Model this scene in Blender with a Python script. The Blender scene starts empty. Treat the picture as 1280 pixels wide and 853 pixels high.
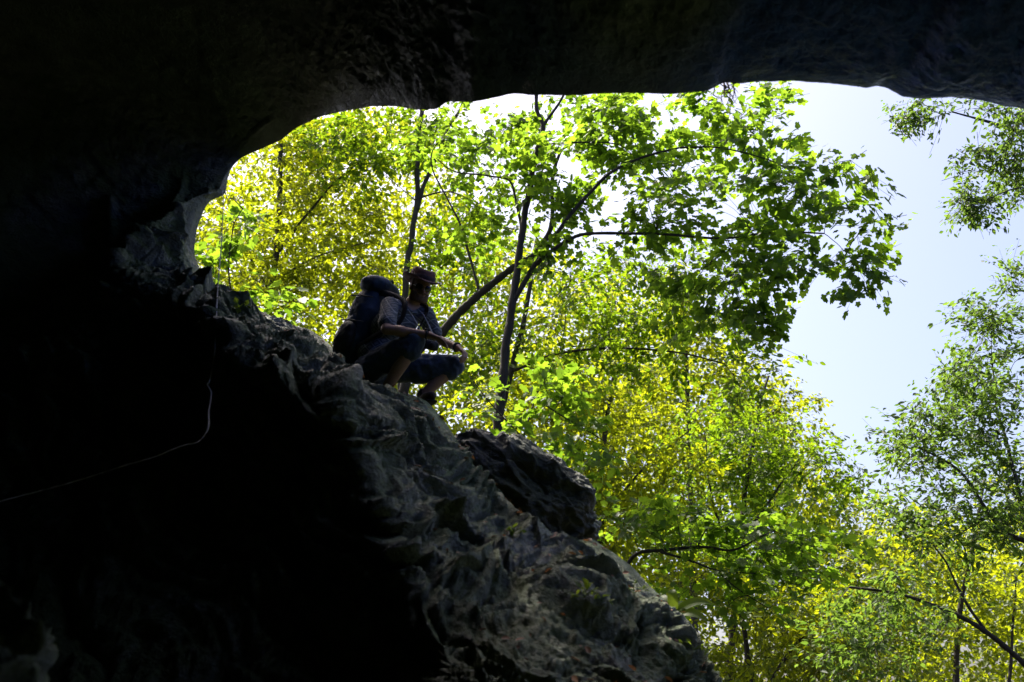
import bpy, math, random
import numpy as np
from mathutils import Vector, Matrix
from mathutils.bvhtree import BVHTree

random.seed(7)
rng = np.random.default_rng(11)
scene = bpy.context.scene
COL = scene.collection

# ------------------------------------------------------------------ camera
F = 1244.0
PITCH = math.radians(22)
CAM = np.array([0.0, 0.0, 1.6])
cp, sp = math.cos(PITCH), math.sin(PITCH)


def at(px, py, Y):
    """World point seen at photograph pixel (px, py), Y metres north of the camera."""
    a = (px - 640) / F
    b = (426.5 - py) / F
    dy = cp - b * sp
    return np.array([a / dy * Y, Y, CAM[2] + (sp + b * cp) / dy * Y])


def project(P):
    d = P - CAM
    fwd = d[..., 1] * cp + d[..., 2] * sp
    upv = -d[..., 1] * sp + d[..., 2] * cp
    fwd = np.where(np.abs(fwd) < 1e-4, 1e-4, fwd)
    return 640 + F * d[..., 0] / fwd, 426.5 - F * upv / fwd, fwd


cam_data = bpy.data.cameras.new('camera')
cam_data.sensor_width = 36
cam_data.lens = 36 * F / 1280
cam_data.clip_end = 3000
cam_data.dof.use_dof = True
cam_data.dof.focus_distance = 12.0
cam_data.dof.aperture_fstop = 2.4
cam_data.clip_start = 0.05
cam = bpy.data.objects.new('camera', cam_data)
COL.objects.link(cam)
cam.location = CAM
cam.rotation_euler = (math.pi / 2 + PITCH, 0, 0)
scene.camera = cam

# ------------------------------------------------------------------ noise
_perm = rng.permutation(256)
_perm = np.concatenate([_perm, _perm, _perm])
_g = rng.normal(size=(256, 3))
_g /= np.linalg.norm(_g, axis=1)[:, None]


def perlin(P):
    P = np.asarray(P, float)
    i = np.floor(P).astype(int)
    f = P - i
    u = f * f * f * (f * (f * 6 - 15) + 10)
    i &= 255
    out = 0
    for dx in (0, 1):
        wx = u[..., 0] if dx else 1 - u[..., 0]
        for dy in (0, 1):
            wy = u[..., 1] if dy else 1 - u[..., 1]
            for dz in (0, 1):
                wz = u[..., 2] if dz else 1 - u[..., 2]
                h = _perm[_perm[_perm[(i[..., 0] + dx) & 255] + ((i[..., 1] + dy) & 255)] + ((i[..., 2] + dz) & 255)]
                g = _g[h]
                d = g[..., 0] * (f[..., 0] - dx) + g[..., 1] * (f[..., 1] - dy) + g[..., 2] * (f[..., 2] - dz)
                out = out + wx * wy * wz * d
    return out * 1.5


def fbm(P, oct=4, lac=2.03, gain=0.5):
    a, s = 1.0, 0
    P = np.asarray(P, float)
    for _ in range(oct):
        s = s + a * perlin(P)
        P = P * lac + 17.3
        a *= gain
    return s


def ridged(P, oct=4, lac=2.1, gain=0.5):
    a, s = 1.0, 0
    P = np.asarray(P, float)
    for _ in range(oct):
        s = s + a * (1 - np.abs(perlin(P)) * 2)
        P = P * lac + 9.1
        a *= gain
    return s


def smoothstep(a, b, x):
    t = np.clip((x - a) / (b - a), 0, 1)
    return t * t * (3 - 2 * t)


# ------------------------------------------------------------------ object helpers
def link_mesh(name, me, mats, parent=None):
    o = bpy.data.objects.new(name, me)
    COL.objects.link(o)
    for m in (mats if isinstance(mats, (list, tuple)) else [mats]):
        me.materials.append(m)
    if parent is not None:
        o.parent = parent
        o.matrix_parent_inverse = parent.matrix_basis.inverted()
    return o


def tag(o, label=None, cat=None, group=None, kind=None):
    if label: o['label'] = label
    if cat: o['category'] = cat
    if group: o['group'] = group
    if kind: o['kind'] = kind
    return o


def empty(name, loc):
    o = bpy.data.objects.new(name, None)
    o.empty_display_size = 0.2
    o.location = Vector([float(v) for v in loc])
    COL.objects.link(o)
    return o


def poly_mesh(name, V, k, idx, smooth=True, mat_index=None):
    """idx: (n,k) int array of n polygons with k corners each (or list of such arrays with own k)."""
    me = bpy.data.meshes.new(name)
    blocks = idx if isinstance(idx, list) else [idx]
    V = np.asarray(V, np.float32)
    me.vertices.add(len(V))
    me.vertices.foreach_set('co', V.ravel())
    loops = np.concatenate([b.ravel() for b in blocks]).astype(np.int32)
    starts, off = [], 0
    for b in blocks:
        starts.append(off + np.arange(len(b)) * b.shape[1])
        off += b.size
    starts = np.concatenate(starts).astype(np.int32)
    me.loops.add(len(loops))
    me.loops.foreach_set('vertex_index', loops)
    me.polygons.add(len(starts))
    me.polygons.foreach_set('loop_start', starts)
    if mat_index is not None:
        mi = np.concatenate([np.full(len(b), m, np.int32) for b, m in zip(blocks, mat_index)])
        me.polygons.foreach_set('material_index', mi)
    me.update(calc_edges=True)
    me.validate()
    if smooth:
        me.polygons.foreach_set('use_smooth', np.ones(len(me.polygons), bool))
    return me


class MB:
    """Collects tubes, lofts and shapes into one mesh."""
    def __init__(self):
        self.V, self.Fc = [], []

    def add(self, V, Fc):
        o = len(self.V)
        self.V.extend([tuple(map(float, v)) for v in V])
        self.Fc.extend([tuple(i + o for i in f) for f in Fc])

    def tube(self, pts, rad, sides=8, cap=True, flat=1.0, up=None):
        pts = [np.asarray(p, float) for p in pts]
        n = len(pts)
        if np.isscalar(rad): rad = [rad] * n
        V, Fc = [], []
        prev = None
        for i in range(n):
            d = pts[min(i + 1, n - 1)] - pts[max(i - 1, 0)]
            d = d / (np.linalg.norm(d) + 1e-9)
            if prev is None:
                a = np.array([0, 0, 1.0]) if abs(d[2]) < 0.9 else np.array([1.0, 0, 0])
                if up is not None: a = np.asarray(up, float)
            else:
                a = prev
            s = a - d * np.dot(a, d)
            s /= np.linalg.norm(s) + 1e-9
            prev = s
            b = np.cross(d, s)
            for k in range(sides):
                t = 2 * math.pi * k / sides
                V.append(pts[i] + rad[i] * (math.cos(t) * s * flat + math.sin(t) * b))
        for i in range(n - 1):
            for k in range(sides):
                k2 = (k + 1) % sides
                Fc.append((i * sides + k, i * sides + k2, (i + 1) * sides + k2, (i + 1) * sides + k))
        if cap:
            Fc.append(tuple(range(sides - 1, -1, -1)))
            Fc.append(tuple((n - 1) * sides + k for k in range(sides)))
        self.add(V, Fc)

    def ellipsoid(self, c, ax, rad, seg=20, rings=12, power=2.0):
        """ax: 3x3 rows = axes; superellipsoid when power > 2."""
        c = np.asarray(c, float); ax = np.asarray(ax, float)
        V, Fc = [], []
        e = 2.0 / power
        sg = lambda v: math.copysign(abs(v) ** e, v)
        for i in range(rings + 1):
            th = math.pi * i / rings - math.pi / 2
            for k in range(seg):
                ph = 2 * math.pi * k / seg
                x = sg(math.cos(th)) * sg(math.cos(ph)) * rad[0]
                y = sg(math.cos(th)) * sg(math.sin(ph)) * rad[1]
                z = sg(math.sin(th)) * rad[2]
                V.append(c + ax[0] * x + ax[1] * y + ax[2] * z)
        for i in range(rings):
            for k in range(seg):
                k2 = (k + 1) % seg
                Fc.append((i * seg + k, i * seg + k2, (i + 1) * seg + k2, (i + 1) * seg + k))
        self.add(V, Fc)

    def build(self, name, mats, parent=None, smooth=True):
        me = bpy.data.meshes.new(name)
        me.from_pydata(self.V, [], self.Fc)
        me.update()
        if smooth:
            me.polygons.foreach_set('use_smooth', np.ones(len(me.polygons), bool))
        return link_mesh(name, me, mats, parent)


def spline(pts, n=8):
    """Catmull-Rom through points."""
    P = [np.asarray(p, float) for p in pts]
    if len(P) < 3:
        return [P[0] + (P[-1] - P[0]) * t for t in np.linspace(0, 1, n)]
    P = [2 * P[0] - P[1]] + P + [2 * P[-1] - P[-2]]
    out = []
    for i in range(1, len(P) - 2):
        for j in range(n):
            t = j / n
            out.append(0.5 * (2 * P[i] + (P[i + 1] - P[i - 1]) * t + (2 * P[i - 1] - 5 * P[i] + 4 * P[i + 1] - P[i + 2]) * t * t
                              + (3 * P[i] - P[i - 1] - 3 * P[i + 1] + P[i + 2]) * t ** 3))
    out.append(P[-2])
    return out


# ------------------------------------------------------------------ materials
def new_mat(name):
    m = bpy.data.materials.new(name)
    m.use_nodes = True
    nt = m.node_tree
    nt.nodes.clear()
    out = nt.nodes.new('ShaderNodeOutputMaterial')
    return m, nt, out


def N(nt, typ, **kw):
    n = nt.nodes.new(typ)
    for k, v in kw.items():
        if k.startswith('i_'):
            n.inputs[k[2:].replace('_', ' ')].default_value = v
        else:
            setattr(n, k, v)
    return n


def ramp(nt, fac, stops):
    r = nt.nodes.new('ShaderNodeValToRGB')
    el = r.color_ramp.elements
    while len(el) < len(stops): el.new(0.5)
    for e, (p, c) in zip(el, stops):
        e.position = p
        e.color = (*c, 1) if len(c) == 3 else c
    nt.links.new(fac, r.inputs[0])
    return r.outputs[0]


def mat_rock(name, dark, light, moss, moss_amt=0.5, bump=0.5, rough=0.55):
    m, nt, out = new_mat(name)
    L = nt.links.new
    tc = N(nt, 'ShaderNodeTexCoord')
    n1 = N(nt, 'ShaderNodeTexNoise', i_Scale=1.3, i_Detail=9.0, i_Roughness=0.62)
    n2 = N(nt, 'ShaderNodeTexNoise', i_Scale=7.0, i_Detail=8.0, i_Roughness=0.7)
    n3 = N(nt, 'ShaderNodeTexNoise', i_Scale=30.0, i_Detail=10.0, i_Roughness=0.7)
    mp = N(nt, 'ShaderNodeMapping')
    mp.inputs['Rotation'].default_value = (0.2, math.radians(50), 0.1)
    mp.inputs['Scale'].default_value = (1.0, 1.0, 5.0)
    L(tc.outputs['Object'], mp.inputs['Vector'])
    n4 = N(nt, 'ShaderNodeTexNoise', i_Scale=3.0, i_Detail=8.0, i_Roughness=0.65)
    L(mp.outputs[0], n4.inputs['Vector'])
    for n in (n1, n2, n3): L(tc.outputs['Object'], n.inputs['Vector'])
    base = ramp(nt, n2.outputs['Fac'], [(0.3, dark), (0.72, light)])
    base2 = ramp(nt, n4.outputs['Fac'], [(0.3, dark), (0.7, light)])
    mx = N(nt, 'ShaderNodeMixRGB'); mx.inputs[0].default_value = 0.5
    L(base, mx.inputs[1]); L(base2, mx.inputs[2])
    # moss where the noise says so
    geo = N(nt, 'ShaderNodeNewGeometry')
    sx = N(nt, 'ShaderNodeSeparateXYZ'); L(geo.outputs['Normal'], sx.inputs[0])
    ad = N(nt, 'ShaderNodeMath', operation='MULTIPLY_ADD'); L(sx.outputs['Z'], ad.inputs[0]); ad.inputs[1].default_value = 0.25
    L(n1.outputs['Fac'], ad.inputs[2])
    mf = ramp(nt, ad.outputs[0], [(0.47, (0, 0, 0)), (0.60, (moss_amt,) * 3)])
    mx2 = N(nt, 'ShaderNodeMixRGB'); L(mf, mx2.inputs[0]); L(mx.outputs[0], mx2.inputs[1]); mx2.inputs[2].default_value = (*moss, 1)
    bs = N(nt, 'ShaderNodeBsdfPrincipled')
    atn = N(nt, 'ShaderNodeAttribute', attribute_name='blue_glow')
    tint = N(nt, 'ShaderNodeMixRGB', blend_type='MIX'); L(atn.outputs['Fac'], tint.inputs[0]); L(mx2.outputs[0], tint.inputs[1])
    bl = ramp(nt, n2.outputs['Fac'], [(0.3, (0.02, 0.07, 0.42)), (0.72, (0.05, 0.14, 0.75))]); L(bl, tint.inputs[2])  # blue veil of light, painted into the rock colour
    L(tint.outputs[0], bs.inputs['Base Color'])
    rr = ramp(nt, n2.outputs['Fac'], [(0.35, (rough - .25,) * 3), (0.65, (rough + .15,) * 3)]); L(rr, bs.inputs['Roughness'])
    bs.inputs['Specular IOR Level'].default_value = 0.55
    s1 = N(nt, 'ShaderNodeMath', operation='MULTIPLY_ADD'); L(n3.outputs['Fac'], s1.inputs[0]); s1.inputs[1].default_value = 0.5; L(n2.outputs['Fac'], s1.inputs[2])
    s2 = N(nt, 'ShaderNodeMath', operation='MULTIPLY_ADD'); L(n4.outputs['Fac'], s2.inputs[0]); s2.inputs[1].default_value = 0.3; L(s1.outputs[0], s2.inputs[2])
    bp = N(nt, 'ShaderNodeBump', i_Strength=bump, i_Distance=0.09)
    L(s2.outputs[0], bp.inputs['Height'])
    L(bp.outputs[0], bs.inputs['Normal'])
    L(bs.outputs[0], out.inputs['Surface'])
    return m


def mat_leaf(name, refl, trans, var=0.35, tmix=0.55):
    m, nt, out = new_mat(name)
    L = nt.links.new
    geo = N(nt, 'ShaderNodeNewGeometry')
    rnd = geo.outputs['Random Per Island']
    def varied(c, hue):
        a = tuple(v * (1 - var) for v in c)
        b = (min(1, c[0] * (1 + var) * (1 + hue)), c[1] * (1 + var * 0.7), c[2] * (1 + var))
        return ramp(nt, rnd, [(0.0, a), (1.0, b)])
    df = N(nt, 'ShaderNodeBsdfPrincipled')
    L(varied(refl, 0.15), df.inputs['Base Color'])
    df.inputs['Roughness'].default_value = 0.5
    df.inputs['Specular IOR Level'].default_value = 0.3
    tr = N(nt, 'ShaderNodeBsdfTranslucent')
    L(varied(trans, 0.10), tr.inputs['Color'])
    mx = N(nt, 'ShaderNodeMixShader'); mx.inputs[0].default_value = tmix
    L(df.outputs[0], mx.inputs[1]); L(tr.outputs[0], mx.inputs[2])
    L(mx.outputs[0], out.inputs['Surface'])
    return m


def mat_bark(name, a, b, scale=18):
    m, nt, out = new_mat(name)
    L = nt.links.new
    tc = N(nt, 'ShaderNodeTexCoord')
    mp = N(nt, 'ShaderNodeMapping'); mp.inputs['Scale'].default_value = (1, 1, 0.25)
    L(tc.outputs['Object'], mp.inputs['Vector'])
    n = N(nt, 'ShaderNodeTexNoise', i_Scale=scale, i_Detail=8.0, i_Roughness=0.7)
    L(mp.outputs[0], n.inputs['Vector'])
    bs = N(nt, 'ShaderNodeBsdfPrincipled'); bs.inputs['Roughness'].default_value = 0.9
    L(ramp(nt, n.outputs['Fac'], [(0.3, a), (0.7, b)]), bs.inputs['Base Color'])
    bp = N(nt, 'ShaderNodeBump', i_Strength=0.7, i_Distance=0.03); L(n.outputs['Fac'], bp.inputs['Height']); L(bp.outputs[0], bs.inputs['Normal'])
    L(bs.outputs[0], out.inputs['Surface'])
    return m


def mat_plain(name, col, rough=0.7, nscale=40, var=0.3, spec=0.3, sheen=0.0, bump=0.2, detail=4.0):
    m, nt, out = new_mat(name)
    L = nt.links.new
    tc = N(nt, 'ShaderNodeTexCoord')
    n = N(nt, 'ShaderNodeTexNoise', i_Scale=nscale, i_Detail=detail, i_Roughness=0.6)
    L(tc.outputs['Object'], n.inputs['Vector'])
    bs = N(nt, 'ShaderNodeBsdfPrincipled')
    L(ramp(nt, n.outputs['Fac'], [(0.3, tuple(c * (1 - var) for c in col)), (0.7, tuple(c * (1 + var) for c in col))]), bs.inputs['Base Color'])
    bs.inputs['Roughness'].default_value = rough
    bs.inputs['Specular IOR Level'].default_value = spec
    bs.inputs['Sheen Weight'].default_value = sheen
    bp = N(nt, 'ShaderNodeBump', i_Strength=bump, i_Distance=0.01); L(n.outputs['Fac'], bp.inputs['Height']); L(bp.outputs[0], bs.inputs['Normal'])
    L(bs.outputs[0], out.inputs['Surface'])
    return m


def mat_plaid(name):
    m, nt, out = new_mat(name)
    L = nt.links.new
    tc = N(nt, 'ShaderNodeTexCoord')
    mp = N(nt, 'ShaderNodeMapping'); mp.inputs['Rotation'].default_value = (0.25, 0.6, 0.5)
    L(tc.outputs['Object'], mp.inputs['Vector'])
    sx = N(nt, 'ShaderNodeSeparateXYZ'); L(mp.outputs[0], sx.inputs[0])
    def band(sock, freq, thr, phase=0.0):
        a = N(nt, 'ShaderNodeMath', operation='MULTIPLY_ADD'); L(sock, a.inputs[0]); a.inputs[1].default_value = freq; a.inputs[2].default_value = phase
        b = N(nt, 'ShaderNodeMath', operation='FRACT'); L(a.outputs[0], b.inputs[0])
        c = N(nt, 'ShaderNodeMath', operation='LESS_THAN'); L(b.outputs[0], c.inputs[0]); c.inputs[1].default_value = thr
        return c.outputs[0]
    def mixc(f, a, b):
        x = N(nt, 'ShaderNodeMixRGB'); L(f, x.inputs[0])
        for s, v in ((1, a), (2, b)):
            if isinstance(v, tuple): x.inputs[s].default_value = (*v, 1)
            else: L(v, x.inputs[s])
        return x.outputs[0]
    c = mixc(band(sx.outputs['Z'], 20, 0.45), (0.05, 0.06, 0.07), (0.14, 0.14, 0.14))
    c2 = mixc(band(sx.outputs['X'], 20, 0.45), (0.05, 0.06, 0.075), c)
    c3 = mixc(band(sx.outputs['Z'], 20, 0.1, 0.3), c2, (0.24, 0.24, 0.235))
    c4 = mixc(band(sx.outputs['X'], 20, 0.1, 0.3), c3, (0.24, 0.24, 0.235))
    bs = N(nt, 'ShaderNodeBsdfPrincipled'); bs.inputs['Roughness'].default_value = 0.85
    L(c4, bs.inputs['Base Color'])
    L(bs.outputs[0], out.inputs['Surface'])
    return m


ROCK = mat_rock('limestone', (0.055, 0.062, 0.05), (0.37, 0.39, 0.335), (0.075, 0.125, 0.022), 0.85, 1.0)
ROCK2 = mat_rock('mossy_stone', (0.035, 0.033, 0.028), (0.12, 0.115, 0.10), (0.04, 0.055, 0.015), 0.8, 0.8)
SOIL = mat_plain('leaf_litter', (0.03, 0.028, 0.02), 0.95, 6, 0.5, detail=8.0)
BARK = mat_bark('bark_brown', (0.016, 0.012, 0.010), (0.05, 0.04, 0.033))
BARK_G = mat_bark('bark_grey', (0.02, 0.017, 0.016), (0.06, 0.053, 0.047))
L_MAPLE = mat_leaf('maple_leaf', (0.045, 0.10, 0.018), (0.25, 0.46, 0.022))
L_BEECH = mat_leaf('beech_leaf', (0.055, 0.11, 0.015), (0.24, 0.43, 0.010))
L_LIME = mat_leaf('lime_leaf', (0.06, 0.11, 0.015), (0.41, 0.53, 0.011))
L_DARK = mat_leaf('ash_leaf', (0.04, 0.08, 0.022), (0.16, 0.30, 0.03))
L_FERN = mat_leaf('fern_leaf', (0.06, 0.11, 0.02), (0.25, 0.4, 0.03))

# ------------------------------------------------------------------ the cave
#  px, py, Y, out_x, out_z, k, m    (out = which way the inner face runs away from the rim)
RIM = [
    (2600, 500, -1, 1, 0.1, .3, 1.5), (2500, 330, -2, 0.9, 0.4, .3, 2.0), (2000, 220, -3, 0.4, 1, 0.3, 3), (1450, 165, 4.7, 0.2, 1, 0.15, 3),
    (1310, 142, 4.7, 0.1, 1, 0.1, 3), (1280, 136, 4.7, 0.1, 1, 0.1, 3), (1262, 134, 4.7, 0.1, 1, .1, 3), (1240, 129, 4.7, 0.1, 1, .1, 3), (1215, 124, 4.7, 0.1, 1, .1, 3), (1192, 121, 4.7, .1, 1, .1, 3),
    (1150, 124, 4.7, 0.1, 1, .1, 3), (1128, 121, 4.7, .1, 1, .1, 3), (1105, 108, 4.7, .1, 1, .1, 3), (1096, 107, 4.7, .1, 1, .1, 3), (1088, 111, 4.7, .1, 1, .1, 3), (1060, 107, 4.7, .1, 1, .1, 3),
    (1030, 104, 4.7, 0.1, 1, .1, 3), (990, 101, 4.7, 0.1, 1, .1, 3), (970, 102, 4.7, .1, 1, .1, 3), (945, 103, 4.7, .1, 1, .1, 3), (925, 105, 4.7, .1, 1, .1, 3), (905, 103, 4.7, .1, 1, .1, 3), (885, 114, 4.7, .1, 1, .1, 3), (840, 118, 4.7, 0.1, 1, .1, 3),
    (790, 116, 4.71, .1, 1, .1, 3), (720, 119, 4.79, 0, 1, .1, 3), (665, 119, 4.85, 0, 1, .1, 3), (640, 117, 4.92, 0, 1, .1, 3), (622, 122, 4.96, 0, 1, .1, 3), (590, 128, 5.05, 0, 1, .1, 3), (558, 127, 5.27, 0, 1, .1, 3), (548, 136, 5.34, -.1, 1, .1, 2.8),
    (525, 138, 5.5, -.1, 1, .15, 2.8), (495, 133, 5.85, -.15, 1, .2, 2.6), (465, 133, 6.2, -.2, 1, .3, 2.4), (430, 139, 6.7, -.3, 1, .5, 2.0), (400, 146, 7.15, -.4, .9, .8, 1.6),
    (370, 160, 7.5, -.55, .8, 1.1, 1.2), (350, 176, 7.7, -.65, .75, 1.4, 1.0), (325, 187, 7.9, -.75, .6, 1.7, .9), (303, 196, 8, -.8, .5, 2.0, .8), (289, 209, 7.95, -.85, .4, 2.2, .7),
    (284, 225, 7.9, -.9, .3, 2.4, .6), (282, 243, 7.8, -.95, .2, 2.6, .6), (262, 251, 7.75, -1, .1, 2.8, .55), (254, 264, 7.7, -1, .0, 3, .5), (246, 288, 7.65, -1, -.1, 3, .5), (242, 315, 7.6, -1, -.2, 3, .5),
    (250, 340, 7.6, -.95, -.3, 3, .5), (264, 362, 7.6, -.85, -.5, 3, .6), (276, 370, 7.65, -.8, -.6, 2.8, .7), (300, 376, 7.75, -.7, -.7, 2.7, .8), (330, 391, 7.8, -.65, -.75, 2.6, .9), (360, 405, 7.8, -.6, -.8, 2.6, .9),
    (388, 412, 7.8, -.6, -.8, 2.6, .9), (405, 424, 7.75, -.55, -.82, 2.6, .9), (414, 432, 7.7, -.55, -.82, 2.6, .9), (426, 446, 7.45, -.5, -.85, 2.6, .9), (446, 470, 7.2, -.5, -.85, 2.6, .8), (478, 489, 7, -.5, -.85, 2.6, .8),
    (508, 491, 6.97, -.5, -.85, 2.6, .7), (535, 502, 6.95, -.5, -.85, 2.6, .7), (558, 530, 6.9, -.5, -.85, 2.5, .7), (575, 556, 6.9, -.5, -.85, 2.4, .7), (595, 586, 6.85, -.5, -.85, 2.3, .7), (622, 614, 6.8, -.5, -.85, 2.2, .7),
    (652, 643, 6.75, -.5, -.85, 2.2, .7), (680, 664, 6.7, -.5, -.85, 2.1, .7), (702, 675, 6.7, -.48, -.87, 2.0, .7), (742, 675, 6.7, -.45, -.9, 2.0, .7), (765, 690, 6.65, -.45, -.9, 1.9, .7), (790, 708, 6.65, -.45, -.9, 1.8, .7),
    (815, 735, 6.6, -.42, -.9, 1.7, .7), (838, 757, 6.6, -.4, -.9, 1.6, .7), (853, 774, 6.55, -.4, -.92, 1.5, .7), (862, 795, 6.5, -.4, -.92, 1.5, .7), (880, 822, 6.45, -.38, -.92, 1.4, .7), (905, 856, 6.4, -.35, -.93, 1.3, .7),
    (950, 915, 6.3, -.3, -.95, 1.0, .8), (1050, 1000, 6.1, -.1, -1, .5, 1.0), (1250, 1060, 5.6, .1, -1, .4, 1.0), (1700, 1050, -6, .3, -.9, .5, 1.0), (2200, 1000, -5, .5, -.9, .5, 1.2), (2600, 800, -4, 1, -.5, .4, 1.4),
]


WORLD = {1: np.array([7.6, 5.6, 3.0]), 2: np.array([7.0, 5.6, 4.6]), 3: np.array([5.2, 5.3, 5.1]), 4: np.array([7.0, 6.0, 0.8]), 5: np.array([5.6, 5.8, 0.2]), 6: np.array([4.0, 5.8, 0.4])}


def resample_rim():
    K = np.array(RIM + [RIM[0]], float)
    pts = np.array([at(*r[:3]) if r[2] > 0 else WORLD[-int(r[2])] for r in K])
    vis = (K[:-1, 0] < 1330) & (K[:-1, 1] < 930)
    U = []
    for i in range(len(K) - 1):
        d = math.hypot(K[i + 1, 0] - K[i, 0], K[i + 1, 1] - K[i, 1])
        n = max(2, int(d / (1.7 if vis[i] else 16)))
        for j in range(n):
            t = j / n
            U.append(np.concatenate([pts[i] * (1 - t) + pts[i + 1] * t, K[i, 3:] * (1 - t) + K[i + 1, 3:] * t]))
    U = np.array(U)
    ceil_ = smoothstep(0.75, 0.95, U[:, 4] / np.hypot(U[:, 3], U[:, 4]))
    U[:, 5] = U[:, 5] * (1 - ceil_) + np.interp(project(U[:, :3])[0], [430, 700, 1300], [1.5, .4, -1.5]) * ceil_
    U[:, 6] = U[:, 6] * (1 - ceil_) + 1.9 * ceil_
    left_ = smoothstep(0.6, 0.9, -U[:, 3] / np.hypot(U[:, 3], U[:, 4]))
    U[:, 5] = U[:, 5] * (1 - left_) + 4.6 * left_
    U[:, 6] = U[:, 6] * (1 - left_) + 0.15 * left_
    def gs(a, s):
        k = np.arange(-int(3 * s), int(3 * s) + 1)
        w = np.exp(-0.5 * (k / s) ** 2); w /= w.sum()
        return sum(np.roll(a, -kk, axis=0) * ww for kk, ww in zip(k, w))
    U[:, :3] = gs(U[:, :3], 2.2)
    U[:, 3:] = gs(U[:, 3:], 20)
    return U


U = resample_rim()
R = U[:, :3]
nu = len(R)
ang = np.arctan2(U[:, 4], U[:, 3])
outv = np.stack([np.cos(ang), np.zeros(nu), np.sin(ang)], 1)
C1 = R + outv * U[:, 5:6] + np.stack([np.zeros(nu), -U[:, 6], np.zeros(nu)], 1)
rz = np.where(np.sin(ang) > 0, 5.2, 2.9)
Q = np.stack([0.8 + np.cos(ang) * np.where(np.cos(ang) > 0, 7.6, 9.5), np.full(nu, 0.5), 2.8 + np.sin(ang) * rz], 1)
rows = []
# outside face of the cliff, far to near
down = smoothstep(-0.3, -0.75, np.sin(ang))[:, None] * smoothstep(-0.2, 0.4, -np.cos(ang) + 0.45)[:, None]
upw = smoothstep(0.3, 0.9, np.sin(ang))[:, None]
O2 = R + outv * 8 + np.array([0, -1.0, 0])
O2 = O2 * (1 - down) + (R + np.array([-0.6, 3.2, -4.5])) * down
O1 = R + outv * 0.35 + np.array([0, 0.5, 0])
O1 = O1 * (1 - down) + (R + np.array([0, 0.85, -0.12])) * down
for s in np.linspace(1, 0, 44)[:-1] ** 1.7:
    rows.append((1 - s) ** 2 * R + 2 * s * (1 - s) * O1 + s * s * O2)
n_out = len(rows)
NT = 360
# width of the sloping shelf between the crest and its dark overhanging edge, by place along the crest
SHELF = [((1150, 124), 0), ((430, 139), 0), ((289, 209), 0), ((262, 251), .2), ((246, 288), .5), ((242, 315), .85), ((250, 340), 1.05), ((264, 362), 1.25), ((300, 376), 1.45), ((360, 405), 1.6),
         ((414, 432), 1.65), ((478, 489), 1.6), ((508, 491), 1.5), ((558, 530), 1.65), ((595, 586), 1.7), ((622, 614), 1.75), ((660, 650), 1.9), ((690, 670), 2.1), ((715, 676), 2.4), ((765, 690), 2.5), ((815, 735), 2.2),
         ((853, 774), 1.9), ((905, 856), 1.6), ((950, 915), 1.1), ((1250, 1060), 0)]
rpx, rpy, _ = project(R)
pos_, val_ = [], []
last = 0
for (px, py), v in SHELF:
    k = int(np.argmin(np.hypot(rpx - px, rpy - py)))
    k = max(k, last); last = k
    pos_.append(k); val_.append(v)
wE = np.interp(np.arange(nu), pos_, val_)
ker = np.exp(-0.5 * (np.arange(-24, 25) / 8.0) ** 2); ker /= ker.sum()
wE = np.convolve(np.concatenate([wE[-24:], wE, wE[:24]]), ker, 'valid')
lw = smoothstep(0.0, 0.5, wE)[:, None]
EDIR = np.array([-.26, -.91, -.30]); EDIR /= np.linalg.norm(EDIR)
EV = np.array([-.28, -.86, -.42]) - EDIR
E = R + (EDIR + EV * smoothstep(520, 660, rpx)[:, None] * lw) * wE[:, None]
C2 = C1 * (1 - lw) + (E + np.array([-0.7, 0.10, -2.7])) * lw
fE = 0.02 + 0.43 * np.clip(wE / 0.9, 0, 1)
tt = np.linspace(0, 1, NT) ** 1.3
inner = []
for s in tt:
    f = fE[:, None]
    sa = np.clip(s / f, 0, 1); sb = np.clip((s - f) / (1 - f), 0, 1) ** 1.3
    inner.append(np.where(s < f, R + (E - R) * sa, (1 - sb) ** 2 * E + 2 * sb * (1 - sb) * C2 + sb * sb * Q))
inner = np.array(inner)
for _ in range(14):
    inner[2:-1] = (inner[1:-2] + 2 * inner[2:-1] + inner[3:]) / 4
rows += list(inner)
cQ = np.array([0.8, 0.5, 2.8])
for a in np.linspace(0, math.pi / 2, 22)[1:]:
    rows.append(cQ + (Q - cQ) * max(math.cos(a), 0.004) + np.array([0, -6.5 * math.sin(a), 0]))
G = np.array(rows)                      # (nt, nu, 3)
nt_ = len(G)
dT = np.gradient(G, axis=0)
dU = np.roll(G, -1, axis=1) - np.roll(G, 1, axis=1)
NRM = np.cross(dU, dT)
NRM /= np.linalg.norm(NRM, axis=2)[..., None] + 1e-9
for _ in range(6):
    NRM = (np.roll(NRM, 1, 1) + np.roll(NRM, -1, 1) + NRM * 2)
    NRM[1:-1] = NRM[1:-1] * 2 + NRM[:-2] + NRM[2:]
    NRM /= np.linalg.norm(NRM, axis=2)[..., None] + 1e-9
# normals must point into the open cave (towards the camera side)
mid = G[n_out + 40, :, :]
chk = ((np.array([1.0, 3.0, 3.0]) - mid) * NRM[n_out + 40]).sum(1).mean()
if chk < 0: NRM = -NRM

dist_rim = np.linalg.norm(G - R[None], axis=2)
w = smoothstep(0.0, 0.75, dist_rim)
wn = smoothstep(0.0, 0.25, dist_rim)
NS = np.array([0.56, -0.15, 0.82])
NS /= np.linalg.norm(NS)
ledge = (smoothstep(-0.1, -0.5, np.sin(ang)) * smoothstep(0.25, -0.1, np.cos(ang)))[None, :]
P = G.copy()
warp = np.stack([fbm(G * 0.7 + s, 3) for s in (0, 31, 57)], -1)
PW = G + 0.35 * warp
s = PW @ NS
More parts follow.
